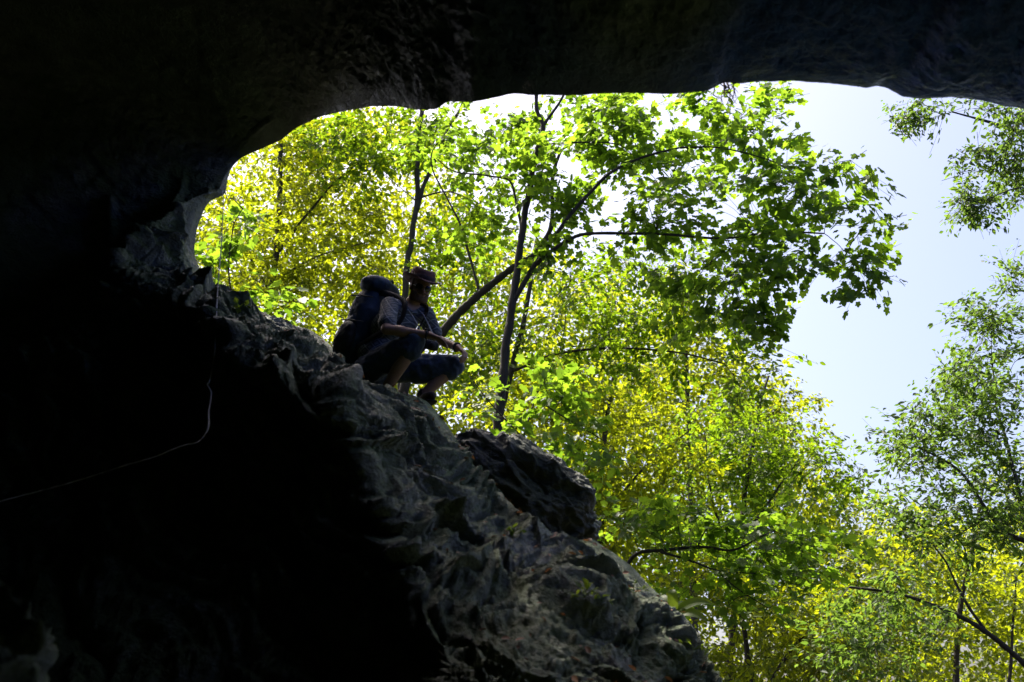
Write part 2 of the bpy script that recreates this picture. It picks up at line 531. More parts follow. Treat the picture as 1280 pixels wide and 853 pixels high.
# bedding: stretched noise across the strata, giving steps that run along the slope
along = PW - s[..., None] * NS
Ps = along * 0.55 + NS * (s * 2.6)[..., None]
def slabs(sv, lam, seed, sharp=0.12):
    """Tilted beds: each sticks out towards its lower edge, then steps back."""
    q = sv / lam
    fr = q - np.floor(q)
    k = np.floor(q)
    rnd = np.abs(np.sin(k * 12.9898 + seed) * 43758.5453) % 1.0
    up = np.clip((1 - fr) / (1 - sharp), 0, 1)
    return np.where(fr > sharp, up, fr / sharp) * (0.35 + 0.65 * rnd)
sw = s + 0.035 * fbm(along * 1.3 + NS * (s * 1.0)[..., None], 3)
bed = slabs(sw, 0.17, 1.0, 0.14) * smoothstep(-0.25, 0.35, fbm(G * 0.9 + 40, 2))
bed2 = slabs(s + 0.02 * fbm(along * 3.1 + 8, 3), 0.055, 4.0, 0.15) * smoothstep(-0.3, 0.3, fbm(G * 1.6 + 70, 2))
Ps2 = along * 1.5 + NS * (s * 8.0)[..., None] + 0.3 * warp
grain = ridged(Ps2, 4, 2.1, 0.55) - 1.2
def worley(P):
    i0 = np.floor(P).astype(int)
    f1 = np.full(P.shape[:-1], 9.0); f2 = f1.copy(); cid = np.zeros(P.shape[:-1]); fac = np.zeros(P.shape[:-1])
    for dx in (-1, 0, 1):
        for dy in (-1, 0, 1):
            for dz in (-1, 0, 1):
                c = i0 + np.array([dx, dy, dz])
                h = _perm[_perm[_perm[c[..., 0] & 255] + (c[..., 1] & 255)] + (c[..., 2] & 255)]
                pt = c + 0.5 + 0.45 * _g[h]
                d = ((P - pt) ** 2).sum(-1)
                m = d < f1
                f2 = np.where(m, f1, np.minimum(f2, d))
                cid = np.where(m, h, cid)
                fac = np.where(m, ((P - pt) * _g[(h + 91) & 255]).sum(-1), fac)
                f1 = np.where(m, d, f1)
    return np.sqrt(f1), np.sqrt(f2), cid / 255.0, fac


zone = slice(n_out, n_out + NT)
blocks = np.zeros(G.shape[:2])
for sc_a, sc_n, amp in ((0.5, 2.6, .075), (1.5, 6.0, .036), (5.0, 13.0, .020), (15.0, 28.0, .011)):
    Bp = (along * sc_a + NS * (s * sc_n)[..., None] + 0.05 * warp)[zone]
    f1, f2, cid, fac = worley(Bp)
    blocks[zone] += amp * ((cid - 0.5) * smoothstep(0.0, 0.12, f2 - f1) - 0.25 * smoothstep(0.08, 0.0, f2 - f1) + 1.1 * fac * smoothstep(0.0, 0.10, f2 - f1))
big = fbm(G * 0.55, 3)
midn = fbm(G * 2.2 + 5, 4)
fine = fbm(G * 8.0, 4)
disp = w * 0.06 * big + w * (0.10 * ledge + 0.015) * bed + wn * (0.045 * ledge + 0.01) * bed2 + (0.12 * wn + 0.88 * w) * (0.12 + 0.88 * ledge) * blocks + wn * (0.012 + 0.03 * ledge) * grain + wn * 0.022 * midn + (0.25 + 0.75 * wn) * 0.016 * fine + (0.3 + 0.7 * wn) * 0.010 * fbm(G * 19.0, 3)
inside = np.zeros(nt_); inside[n_out:] = 1
# explicit ledges and folds of the rock, (polyline px, height, width above, width below)
FOLDS = [
    ([(268, 372), (300, 420), (345, 450), (400, 480), (450, 520), (500, 545), (560, 590)], 0.14, 0.12, 0.03),
    ([(478, 568), (510, 573), (554, 597), (584, 614), (624, 648), (648, 678)], 0.300, 0.200, 0.03),
    ([(540, 735), (571, 729), (606, 707), (645, 686), (700, 679), (745, 676)], 0.135, 0.060, 0.02),
    ([(600, 738), (640, 742), (690, 750), (730, 772), (790, 808), (840, 832), (900, 866)], 0.300, 0.220, 0.03),
    ([(640, 690), (672, 690), (710, 708), (745, 742), (800, 775), (850, 815)], 0.150, 0.120, 0.03),
    ([(527, 510), (560, 545), (590, 590), (640, 640), (690, 690), (730, 715), (790, 760), (850, 800)], 0.120, 0.100, 0.03),
    ([(193, 300), (220, 342), (248, 395), (266, 416), (283, 434), (297, 458), (318, 476), (346, 486), (378, 508), (417, 532)], 0.240, 0.100, 0.025),
    ([(172, 300), (178, 311), (195, 333), (216, 363), (222, 384), (239, 413), (243, 440), (236, 460)], 0.180, 0.070, 0.02),
    ([(205, 300), (213, 311), (241, 335), (262, 388), (280, 430), (310, 446), (350, 470)], 0.150, 0.080, 0.03),
    ([(242, 528), (250, 534), (265, 550), (280, 567), (294, 592), (300, 620)], 0.195, 0.070, 0.02),
    ([(350, 448), (378, 462), (406, 476), (430, 500)], 0.150, 0.100, 0.03),
    ([(228, 230), (224, 250), (222, 276), (212, 300)], 0.150, 0.060, 0.02),
    ([(139, 255), (140, 290), (143, 325)], 0.180, 0.050, 0.02),
    ([(262, 240), (246, 265), (234, 296), (238, 325), (256, 360)], 0.135, 0.050, 0.03),
    ([(285, 240), (288, 215), (300, 196), (330, 182)], 0.090, 0.050, 0.03),
    ([(308, 178), (320, 166), (338, 154)], 0.120, 0.050, 0.02),
    ([(300, 185), (290, 196), (278, 206)], 0.105, 0.050, 0.02),
]
qx, qy, qd = project(G)
act = (inside[:, None] > 0) & (qd > 1.5) & (qx > -100) & (qx < 1350) & (qy > -80) & (qy < 960)
for poly, hgt, wa, wb in FOLDS:
    best = np.full(qx.shape, 1e9); sgn = np.zeros(qx.shape); par = np.zeros(qx.shape)
    for (x0, y0), (x1, y1) in zip(poly[:-1], poly[1:]):
        ex, ey = x1 - x0, y1 - y0
        L2 = ex * ex + ey * ey
        t = np.clip(((qx - x0) * ex + (qy - y0) * ey) / L2, 0, 1)
        dx, dy = qx - (x0 + t * ex), qy - (y0 + t * ey)
        d = np.hypot(dx, dy)
        m = d < best
        best = np.where(m, d, best)
        sgn = np.where(m, np.sign(ex * dy - ey * dx), sgn)
    dm = best * qd / F * sgn              # metres; negative = up / right of the fold
    jit = 0.03 * midn
    dm = dm + jit
    prof = np.where(dm < 0, np.clip(1 + dm / (wa * 1.3), 0, 1) ** 1.25, np.exp(-dm / wb))
    disp = disp + np.where(act & (best < 400), prof * hgt * np.where(qx > 430, 0.5, 0.8) * (0.1 + 0.9 * wn) * (0.75 + 0.5 * fbm(G * 1.7 + hgt * 40, 2)), 0)
near = smoothstep(0.05, 0.45, dist_rim)
disp = np.where((disp > 0) & (inside[:, None] > 0), disp * (0.3 + 0.7 * near), disp)
P = G + NRM * disp[..., None]
idx = np.arange(nt_ * nu).reshape(nt_, nu)
a = idx[:-1]; b = idx[1:]
quads = np.stack([a, np.roll(a, -1, 1), np.roll(b, -1, 1), b], -1).reshape(-1, 4)
me = poly_mesh('cave_rock', P.reshape(-1, 3), 4, quads)
glow = (smoothstep(0.35, 0.95, np.sin(ang)) * smoothstep(-1.2, 1.5, R[:, 0]))[None, :] * np.ones((nt_, 1)) * smoothstep(-0.3, 0.3, fbm(G * 0.5 + 3, 2) + 0.35)  # mask of the painted blue glow: roof rock, growing towards the right
at_ = me.attributes.new('blue_glow', 'FLOAT', 'POINT'); at_.data.foreach_set('value', glow.ravel().astype(np.float32))
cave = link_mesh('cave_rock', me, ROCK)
tag(cave, 'dark limestone cave mouth with overhanging roof and sloping ledge', 'cave', kind='structure')
cave_bvh = BVHTree.FromPolygons([tuple(v) for v in P.reshape(-1, 3).tolist()], quads.tolist())


def ray_px(px, py):
    d = at(px, py, 1.0) - CAM
    h = cave_bvh.ray_cast(Vector(CAM), Vector(d).normalized(), 60)
    return h


def on_rock(px, py, lift=0.02):
    loc, n, _, dist = ray_px(px, py)
    if loc is None: return None
    d = (np.array(CAM) - np.array(loc)); d /= np.linalg.norm(d)
    return np.array(loc) + d * lift

# ------------------------------------------------------------------ separate rocks
def rock_lump(name, c, rad, axes, seed, label, mat, rough=0.16, seg=320, rings=200):
    th = np.linspace(-math.pi / 2, math.pi / 2, rings)
    ph = np.linspace(0, 2 * math.pi, seg, endpoint=False)
    T, H = np.meshgrid(th, ph, indexing='ij')
    D = np.stack([np.cos(T) * np.cos(H), np.cos(T) * np.sin(H), np.sin(T)], -1)
    e = 0.8
    Dl = np.sign(D) * np.abs(D) ** e
    Dl /= (np.abs(Dl) ** 2.6).sum(-1)[..., None] ** (1 / 2.6)
    V = Dl * np.array(rad)
    V = V @ np.array(axes)
    nn = D / np.array(rad); nn = nn @ np.array(axes); nn /= np.linalg.norm(nn, axis=-1)[..., None]
    V = np.array(c) + V
    s = (V @ NS)
    al = V - s[..., None] * NS
    d = rough * (0.8 * fbm(V * 1.3 + seed, 3) + 0.45 * (ridged(al * 1.2 + NS * (s * 5)[..., None] + seed, 4) - 1.2) + 0.18 * fbm(V * 7 + seed, 4))
    for sc_, am_ in ((2.2, .5), (6.0, .25), (14.0, .10)):
        f1, f2, cid, fac = worley((al + NS * (s * 2.2)[..., None]) * sc_ / (max(rad) * 2) + seed)
        d = d + rough * am_ * ((cid - .5) + 1.6 * fac) * smoothstep(0, .12, f2 - f1)
    V = V + nn * d[..., None]
    idx = np.arange(rings * seg).reshape(rings, seg)
    a, b = idx[:-1], idx[1:]
    q = np.stack([a, np.roll(a, -1, 1), np.roll(b, -1, 1), b], -1).reshape(-1, 4)
    o = link_mesh(name, poly_mesh(name, V.reshape(-1, 3), 4, q), mat)
    tag(o, label, 'boulder')
    return o


def rot(ax, deg):
    return np.array(Matrix.Rotation(math.radians(deg), 3, ax)).T


c = at(640, 642, 7.4)
rock_lump('boulder', c, (0.68, 0.5, 0.51), rot('Y', 22), 3.0, 'rounded dark boulder bulging behind the lower slope of the ledge', ROCK2, 0.10)
c = at(-25, 905, 2.6)
rock_lump('boulder', c, (0.34, 0.25, 0.21), rot('Y', 45), 9.0, 'pale edged rock close by at the very foot of the dark cave wall', ROCK, 0.12)

# ------------------------------------------------------------------ ground
def zg(x, y):
    hgt = 4.2 / (1 + np.exp(-(0.3 - x) / 1.1))
    return -1.2 + hgt * smoothstep(8.0, 10.5, y) * (1 - 0.5 * smoothstep(30, 80, y))


gx = np.concatenate([-np.geomspace(12, 900, 30)[::-1], np.linspace(-11.5, 11.5, 70), np.geomspace(12, 900, 30)])
gy = np.concatenate([-np.geomspace(6, 900, 24)[::-1], np.linspace(-5, 40, 110), np.geomspace(41, 900, 30)])
X, Yg = np.meshgrid(gx, gy)
Z = zg(X, Yg) + 0.12 * fbm(np.stack([X * 0.4, Yg * 0.4, X * 0], -1), 3) * (np.abs(X) < 60)
idx = np.arange(X.size).reshape(X.shape)
q = np.stack([idx[:-1, :-1], idx[:-1, 1:], idx[1:, 1:], idx[1:, :-1]], -1).reshape(-1, 4)
tag(link_mesh('ground', poly_mesh('ground', np.stack([X, Yg, Z], -1).reshape(-1, 3), 4, q), SOIL), kind='structure')

# ------------------------------------------------------------------ trees
HALF = {
    'maple': [(0, 0, 0), (0.10, -0.10, -.02), (0.34, -0.08, .02), (0.42, 0.14, .05), (0.33, 0.25, .04), (0.52, 0.42, .02), (0.44, 0.64, -.02), (0.27, 0.60, .03), (0.20, 0.80, -.02), (0, 1.0, -.06)],
    'ovate': [(0, 0, 0), (0.20, 0.16, .05), (0.30, 0.42, .06), (0.20, 0.74, .02), (0, 1.0, -.08)],
    'narrow': [(0, 0, 0), (0.17, 0.18, .04), (0.25, 0.45, .05), (0.13, 0.78, 0), (0, 1.0, -.1)],
}


def leaf_arrays(kind):
    h = HALF[kind]
    n = len(h)
    V = list(h) + [(-x, y, z) for (x, y, z) in h[1:-1]]
    right = list(range(n))
    left = [0] + [n - 1] + list(range(n + n - 3, n - 1, -1))
    return np.array(V, float), np.array([right, left])


def leaves_mesh(pos, axis, nrm, size, kind):
    T, faces = leaf_arrays(kind)
    axis = axis / np.linalg.norm(axis, axis=1)[:, None]
    side = np.cross(axis, nrm); side /= np.linalg.norm(side, axis=1)[:, None] + 1e-9
    nz = np.cross(side, axis)
    V = pos[:, None, :] + size[:, None, None] * (T[None, :, 0:1] * side[:, None] + T[None, :, 1:2] * axis[:, None] + T[None, :, 2:3] * nz[:, None])
    nv = len(T)
    Fi = (np.arange(len(pos))[:, None, None] * nv + faces[None]).reshape(-1, faces.shape[1])
    return V.reshape(-1, 3), Fi


def tubes_np(lines, sides=3):
    """lines: list of (pts(n,3), radii(n)). One array mesh."""
    Vs, Fs, off = [], [], 0
    cs = [(math.cos(2 * math.pi * k / sides), math.sin(2 * math.pi * k / sides)) for k in range(sides)]
    for pts, rad in lines:
        pts = np.asarray(pts); n = len(pts)
        d = np.gradient(pts, axis=0); d /= np.linalg.norm(d, axis=1)[:, None] + 1e-9
        a = np.array([0.3, 0.2, 1.0]) if abs(d[0][2]) < .8 else np.array([1.0, 0.3, 0])
        s = np.cross(d, a); s /= np.linalg.norm(s, axis=1)[:, None] + 1e-9
        b = np.cross(d, s)
        ring = np.stack([pts + np.asarray(rad)[:, None] * (c * s + sn * b) for c, sn in cs], 1)
        Vs.append(ring.reshape(-1, 3))
        i = np.arange(n * sides).reshape(n, sides) + off
        Fs.append(np.stack([i[:-1], np.roll(i[:-1], -1, 1), np.roll(i[1:], -1, 1), i[1:]], -1).reshape(-1, 4))
        off += n * sides
    return np.concatenate(Vs), np.concatenate(Fs)


def make_tree(name, label, cat, stems, clumps, leafmat, bark, kind='ovate', size=0.1, per=14, density=1.0, group=None, tilt=0.45,
              gap=0.15, droop=0.3, spray=0.45, seed=0, kindof=None):
    """stems: list of (points [(px,py,Y)...], r0, r1); the first is the trunk, run down to the ground.
    clumps: list of (px, py, Y, rx_px, rz_px, ry_m, n_sprays)."""
    r_ = np.random.default_rng(seed + 100)
    pts3 = [[at(*p) for p in st[0]] for st in stems]
    base = pts3[0][0].copy()
    lean = pts3[0][0] - pts3[0][1]; lean /= max(np.linalg.norm(lean), 1e-6)
    gz = float(zg(base[0], base[1]))
    if base[2] > gz:
        hgt = base[2] - gz
        foot = base + np.array([lean[0], lean[1], 0]) * 0.25 * hgt / max(abs(lean[2]), .5)
        foot[2] = float(zg(foot[0], foot[1])) - 0.15
        pts3[0] = [foot, foot * 0.5 + base * 0.5 + np.array([0.03, 0.02, 0])] + pts3[0]
    root = empty(name, pts3[0][0] + np.array([0, 0, 0.15]))
    tag(root, label, cat, group)
    samples = []
    for i, (p3, (raw, r0, r1)) in enumerate(zip(pts3, stems)):
        sp = spline(p3, 9)
        wob = fbm(np.array(sp) * 1.7 + i * 7 + seed, 2)
        sp = [q + np.array([0.5, 0.3, 0.1]) * (0.06 if r0 < .06 else 0.04) * w_ for q, w_ in zip(sp, wob)]
        rad = [(r0 + (r1 - r0) * (k / (len(sp) - 1))) * (1 + 0.16 * math.sin(k * 2.3 + i * 5 + seed) * math.sin(k * 0.9 + seed)) for k in range(len(sp))]
        if i == 0: rad[0] *= 1.5; rad[1] *= 1.25
        mb = MB(); mb.tube(sp, rad, 10 if r0 > .02 else 6)
        mb.build('trunk' if i == 0 else 'limb', bark, root)
        samples += [(q, r) for q, r in zip(sp, rad)]
    SP = np.array([q for q, _ in samples])
    # sprays in the clumps
    cen = []
    for (px, py, Y, rx, rzp, ry, n) in clumps:
        n = int(n * density)
        c0 = at(px, py, Y)
        sx = rx * Y / F * 1.05; sz = rzp * Y / F * 1.05
        v = r_.normal(size=(n * 3, 3)); v /= np.linalg.norm(v, axis=1)[:, None]
        v *= r_.uniform(0, 1, (n * 3, 1)) ** (1 / 2.2)
        p = c0 + v * np.array([sx, ry, sz])
        keep = fbm(p * (1.1 if Y < 13 else 0.8) + seed, 2) > -gap - 0.25 * r_.uniform(0, 1, len(p)) + 0.1
        cen.append(p[keep][:n])
    cen = np.concatenate(cen)
    ns = len(cen)
    lines = []
    # sub-branches: a subset of spray centres joined to the nearest wood, the rest to those
    kc = max(4, ns // 9)
    order = r_.permutation(ns)
    nodes = [SP]
    hub = cen[order[:kc]]
    for h in hub:
        allp = nodes[0]
        dd = np.linalg.norm((allp - h) * np.array([1, 1, 1.3]) + np.array([0, 0, 0.15]), axis=1)
        a = allp[np.argmin(dd)]
        L = np.linalg.norm(h - a)
        mid = (a + h) / 2 + r_.normal(size=3) * 0.07 * L + np.array([0, 0, 0.12 * L])
        t = np.linspace(0, 1, 9)[:, None]
        cv = (1 - t) ** 2 * a + 2 * t * (1 - t) * mid + t * t * h + r_.normal(size=(9, 3)) * 0.012 * L * np.sin(np.pi * t)
        lines.append((cv, np.linspace(0.0035 + 0.004 * min(L, 2.5), 0.003, 9)))
        nodes[0] = np.vstack([nodes[0], cv[3:]]) if L < 3.5 else np.vstack([nodes[0], cv[2:]])
    allp = nodes[0]
    pos, axs, nrs, szs = [], [], [], []
    for c in cen:
        dd = np.linalg.norm(allp - c, axis=1)
        a = allp[np.argmin(dd)]
        L = dd.min()
        dirn = (c - a) if L > 0.05 else r_.normal(size=3) * np.array([1, 1, .3])
        dirn = dirn / np.linalg.norm(dirn)
        dirn[2] = dirn[2] * 0.4 - droop * r_.uniform(0.2, 1)
        dirn += r_.normal(size=3) * 0.3
        dirn /= np.linalg.norm(dirn)
        sl = spray * r_.uniform(0.6, 1.3)
        tip = c + dirn * sl * 0.5 + np.array([0, 0, -0.08 * sl])
        st = c - dirn * sl * 0.5
        t = np.linspace(0, 1, 7)[:, None]
        if L > 0.12:
            cv = (1 - t) ** 2 * a + 2 * t * (1 - t) * (st * .6 + a * .4) + t * t * tip
        else:
            cv = st + (tip - st) * t
        lines.append((cv, np.linspace(0.0032, 0.0015, 7)))
        k = max(3, int(per * r_.uniform(0.6, 1.4)))
        up = np.array([0, 0, 1.0]) + r_.normal(size=3) * 0.35
        side = np.cross(dirn, up); side /= np.linalg.norm(side)
        upn = np.cross(side, dirn)
        tpar = r_.uniform(0.0, 1.0, k)
        sgn = np.where(np.arange(k) % 2 == 0, 1, -1)
        p = st + dirn * (sl * tpar)[:, None] + side * (sgn * size * 0.35 * r_.uniform(.2, 1.6, k))[:, None] + r_.normal(size=(k, 3)) * size * 0.35
        ax = dirn * r_.uniform(0.3, 1.0, k)[:, None] + side * (sgn * r_.uniform(0.4, 1.1, k))[:, None] + r_.normal(size=(k, 3)) * 0.25 + np.array([0, 0, -droop])
        nr = upn + r_.normal(size=(k, 3)) * tilt
        pos.append(p); axs.append(ax); nrs.append(nr); szs.append(size * r_.uniform(0.4, 1.2, k))
    pos, axs, nrs, szs = map(np.concatenate, (pos, axs, nrs, szs))
    V1, F1 = leaves_mesh(pos, axs, nrs, szs, kind)
    V2, F2 = tubes_np(lines, 3)
    me = poly_mesh('crown', np.vstack([V1, V2]), 0, [F1, F2 + len(V1)], smooth=False, mat_index=[0, 1])
    link_mesh('crown', me, [leafmat, bark], root)
    print('tree', label[:40], 'sprays', ns, 'leaves', len(pos))
    return root


# --- the big-leaved tree in the middle
make_tree('maple_tree', 'slender dark maple forking beside the crouching man, broad leaves reaching across to the pale sky', 'tree', [
    ([(622, 560, 11), (626, 500, 11), (632, 440, 11), (640, 380, 11), (649, 320, 11), (659, 255, 11), (668, 200, 11), (679, 160, 11), (670, 135, 11), (670, 95, 11)], .07, .022),
    ([(641, 378, 11), (662, 340, 10.9), (690, 300, 10.8), (716, 268, 10.7), (740, 240, 10.6), (765, 216, 10.5), (800, 198, 10.4), (850, 185, 10.3)], .034, .012),
    ([(668, 332, 10.9), (690, 313, 10.7), (720, 296, 10.6), (750, 292, 10.5), (830, 293, 10.3), (900, 298, 10.2), (970, 290, 10.1), (1030, 292, 10.0)], .025, .009),
    ([(679, 160, 11), (692, 140, 11), (705, 118, 11)], .024, .015),
    ([(652, 300, 11), (640, 232, 11.1), (610, 220, 11.1), (570, 215, 11.2), (545, 198, 11.2)], .018, .007),
    ([(850, 185, 10.3), (900, 185, 10.2), (960, 200, 10.1), (1000, 220, 10.0)], .014, .006),
    ([(690, 180, 11), (740, 178, 10.9), (775, 182, 10.8), (795, 200, 10.8)], .013, .005),
], [(720, 190, 11, 110, 75, .9, 70), (700, 250, 10.9, 60, 50, .6, 22), (820, 170, 10.6, 130, 55, 1.2, 62), (930, 180, 10.3, 100, 65, 1.1, 38), (960, 260, 10.1, 110, 75, 1.2, 42),
    (1040, 250, 10, 60, 70, .8, 22), (1065, 310, 9.9, 60, 38, .6, 17), (900, 390, 10.4, 90, 50, .7, 26), (960, 420, 10.5, 45, 45, .5, 10), (1075, 350, 9.9, 28, 24, .3, 8), (850, 270, 10.3, 115, 65, 1.0, 42), (900, 335, 10.2, 120, 45, .9, 34), (965, 105, 10.3, 40, 15, .4, 8), (690, 310, 10.8, 45, 40, .4, 10)],
    L_MAPLE, BARK, 'maple', 0.105, 15, 1.15, seed=1, tilt=.5, spray=.5)

make_tree('maple_tree', 'thick bare limb leaning up from behind the crouching man, into scattered dark leaves', 'tree', [
    ([(515, 455, 12.5), (552, 415, 12.4), (580, 385, 12.3), (610, 360, 12.2), (640, 336, 12.1), (670, 316, 12.1), (690, 280, 12.1), (690, 230, 12.1), (700, 190, 12)], .085, .02),
    ([(600, 370, 12.2), (575, 280, 12.6), (540, 205, 12.8), (560, 160, 12.8)], .02, .006),
], [(560, 165, 12.6, 80, 40, .9, 36), (600, 210, 12.4, 60, 50, .8, 26), (660, 150, 12.2, 60, 35, .8, 20), (610, 290, 12.4, 60, 40, .7, 18), (740, 150, 12, 70, 40, .8, 22)],
    L_MAPLE, BARK, 'maple', 0.11, 12, 1.0, seed=2)

make_tree('beech_tree', 'twin stemmed grey tree rising straight above the hat of the man', 'tree', [
    ([(508, 345, 16), (513, 310, 16), (519, 270, 16), (522, 220, 16), (524, 170, 16), (530, 120, 16), (535, 60, 16)], .06, .04),
    ([(520, 265, 16), (532, 225, 15.9), (548, 190, 15.8), (560, 160, 15.8), (575, 135, 15.8), (595, 90, 15.8)], .042, .025),
    ([(519, 250, 16), (560, 240, 15.7), (600, 255, 15.5)], .02, .008),
], [(520, 170, 16, 110, 55, 1.5, 70), (450, 200, 15.8, 70, 50, 1.2, 36), (400, 165, 15.6, 60, 30, 1, 24), (590, 260, 16, 80, 60, 1.2, 40), (560, 330, 16, 60, 50, 1.2, 30)],
    L_BEECH, BARK_G, 'ovate', 0.12, 16, 1.8, seed=3)

make_tree('beech_tree', 'bright backlit beech filling the gap beside the pale hanging cord', 'tree', [
    ([(330, 470, 17), (335, 400, 17), (345, 320, 17), (350, 240, 17), (352, 150, 17)], .10, .04),
    ([(345, 320, 17), (390, 260, 16.6), (440, 210, 16.3), (480, 190, 16)], .03, .01),
    ([(340, 370, 17), (300, 300, 16.5), (280, 230, 16.2)], .025, .008),
    ([(342, 350, 17), (400, 320, 16.8), (470, 300, 16.6)], .025, .008),
], [(330, 290, 17, 110, 90, 1.8, 130), (410, 240, 17, 90, 80, 1.6, 90), (300, 360, 16.5, 70, 60, 1.2, 50), (400, 350, 17, 90, 70, 1.6, 80), (380, 190, 17, 90, 50, 1.4, 55), (460, 320, 17, 60, 80, 1.4, 60), (360, 150, 17, 90, 40, 1.5, 60), (450, 140, 17, 60, 35, 1.4, 36)],
    L_LIME, BARK_G, 'ovate', 0.11, 17, 1.35, seed=4)

make_tree('young_maple', 'young maple with large soft leaves low against the cave wall beside the cord', 'tree', [
    ([(300, 440, 11), (292, 390, 11), (285, 340, 11), (290, 290, 11), (305, 262, 11)], .018, .006),
    ([(305, 262, 11), (290, 248, 11), (283, 262, 11)], .008, .004),
], [(280, 330, 11, 40, 55, .5, 20), (330, 370, 11.2, 50, 30, .5, 12), (315, 270, 11.2, 35, 30, .4, 7)],
    L_MAPLE, BARK, 'maple', 0.13, 9, 1.0, seed=5)

make_tree('young_maple', 'young maple with broad lit leaves close behind the rounded boulder', 'tree', [
    ([(648, 600, 9.6), (655, 550, 9.6), (668, 500, 9.7), (690, 455, 9.8)], .016, .005),
    ([(655, 550, 9.6), (610, 500, 9.5), (585, 470, 9.5)], .010, .004),
    ([(668, 500, 9.7), (720, 530, 9.7), (770, 560, 9.8)], .010, .004),
], [(600, 490, 9.5, 40, 40, .4, 12), (680, 480, 9.7, 60, 40, .5, 20), (730, 560, 9.8, 60, 40, .5, 20), (660, 540, 9.6, 40, 25, .4, 8), (720, 500, 9.9, 50, 40, .5, 12)],
    L_MAPLE, BARK, 'maple', 0.105, 9, 1.0, seed=6)

make_tree('hornbeam_tree', 'leafy tree with a long arching bough behind the forked maple', 'tree', [
    ([(600, 640, 14), (620, 540, 14), (640, 460, 14), (660, 380, 14.2), (670, 300, 14.4)], .07, .03),
    ([(640, 465, 14), (690, 444, 13.6), (750, 436, 13.3), (810, 437, 13.1), (860, 443, 13.0), (905, 455, 12.9)], .022, .010),
    ([(700, 442, 13.6), (704, 420, 13.6), (707, 385, 13.6)], .008, .004),
], [(700, 400, 14, 110, 60, 1.2, 70), (780, 440, 13.4, 110, 50, 1.1, 60), (600, 440, 14, 80, 70, 1.2, 60), (860, 400, 13, 80, 60, .9, 40), (940, 410, 12.8, 55, 55, .6, 22), (930, 470, 12.8, 60, 40, .7, 22), (990, 440, 12.8, 25, 20, .4, 5), (720, 335, 14, 90, 45, 1.2, 45), (810, 340, 13.6, 80, 45, 1.1, 40), (640, 370, 14.4, 70, 50, 1.2, 35), (870, 350, 13.2, 60, 40, .9, 24)],
    L_BEECH, BARK, 'ovate', 0.105, 13, 1.4, seed=7)

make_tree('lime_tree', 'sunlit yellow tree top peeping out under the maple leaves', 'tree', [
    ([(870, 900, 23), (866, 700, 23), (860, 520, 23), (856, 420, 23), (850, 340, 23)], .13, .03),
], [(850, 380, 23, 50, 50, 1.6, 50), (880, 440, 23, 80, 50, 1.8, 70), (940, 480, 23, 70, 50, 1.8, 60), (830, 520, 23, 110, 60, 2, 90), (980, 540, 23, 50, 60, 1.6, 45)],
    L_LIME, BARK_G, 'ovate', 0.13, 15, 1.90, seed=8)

make_tree('beech_tree', 'dense glowing tree behind the boulder, its leaves yellow against the sun', 'tree', [
    ([(760, 900, 18), (752, 760, 18), (748, 640, 18), (756, 540, 18), (770, 450, 18)], .12, .03),
    ([(750, 660, 18), (800, 590, 17.6), (860, 540, 17.3)], .03, .01),
], [(700, 540, 18, 90, 90, 1.8, 110), (790, 600, 18, 110, 80, 2, 130), (640, 480, 18, 90, 70, 1.6, 80), (770, 500, 18, 90, 60, 1.8, 80), (760, 680, 18, 80, 80, 1.6, 80)],
    L_LIME, BARK_G, 'ovate', 0.115, 15, 2.2, seed=9)

make_tree('hornbeam_tree', 'tall thin stemmed tree in front of the white sky gap, leaves green and gold', 'tree', [
    ([(905, 960, 19), (915, 800, 19), (925, 680, 19), (935, 590, 19), (950, 510, 19), (960, 470, 19)], .10, .02),
    ([(920, 720, 19), (890, 620, 18.7), (880, 540, 18.5)], .03, .01),
    ([(925, 680, 19), (980, 600, 18.8), (1010, 560, 18.6)], .03, .01),
], [(900, 560, 19, 90, 70, 1.8, 100), (960, 580, 19, 80, 80, 1.8, 100), (1020, 610, 19, 60, 60, 1.6, 60), (900, 650, 19, 100, 80, 1.8, 110), (1000, 690, 19, 100, 70, 1.8, 110)],
    L_BEECH, BARK, 'ovate', 0.105, 15, 1.90, seed=10)

make_tree('maple_sapling', 'spreading green sapling rooted beside the lower slope, with crooked dark boughs', 'tree', [
    ([(770, 800, 10.4), (775, 740, 10.4), (795, 695, 10.3), (830, 688, 10.2), (880, 684, 10.1), (915, 688, 10.0), (945, 674, 10.0), (968, 664, 10)], .03, .007),
    ([(826, 690, 10.2), (860, 700, 10.1), (900, 714, 10.0), (945, 717, 9.9)], .014, .005),
    ([(895, 712, 10.0), (920, 735, 9.9), (960, 760, 9.9)], .008, .004),
    ([(872, 686, 10.1), (880, 665, 10.1), (890, 655, 10.1)], .009, .004),
], [(830, 650, 10.3, 90, 40, .7, 40), (930, 660, 10, 90, 40, .7, 40), (1010, 690, 10, 60, 40, .6, 26), (940, 735, 9.9, 80, 40, .6, 26), (830, 740, 10.3, 60, 40, .6, 18)],
    L_MAPLE, BARK, 'maple', 0.085, 13, 1.0, seed=11, tilt=.3)

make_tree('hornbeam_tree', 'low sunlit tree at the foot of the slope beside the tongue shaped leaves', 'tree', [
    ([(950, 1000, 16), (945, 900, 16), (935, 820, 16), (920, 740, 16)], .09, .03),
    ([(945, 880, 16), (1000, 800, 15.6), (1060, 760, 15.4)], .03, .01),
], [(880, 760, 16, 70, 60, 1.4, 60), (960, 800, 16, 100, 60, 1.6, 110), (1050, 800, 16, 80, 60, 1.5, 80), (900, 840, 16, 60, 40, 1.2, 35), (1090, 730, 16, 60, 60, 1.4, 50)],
    L_LIME, BARK, 'ovate', 0.095, 16, 2.00, seed=12)

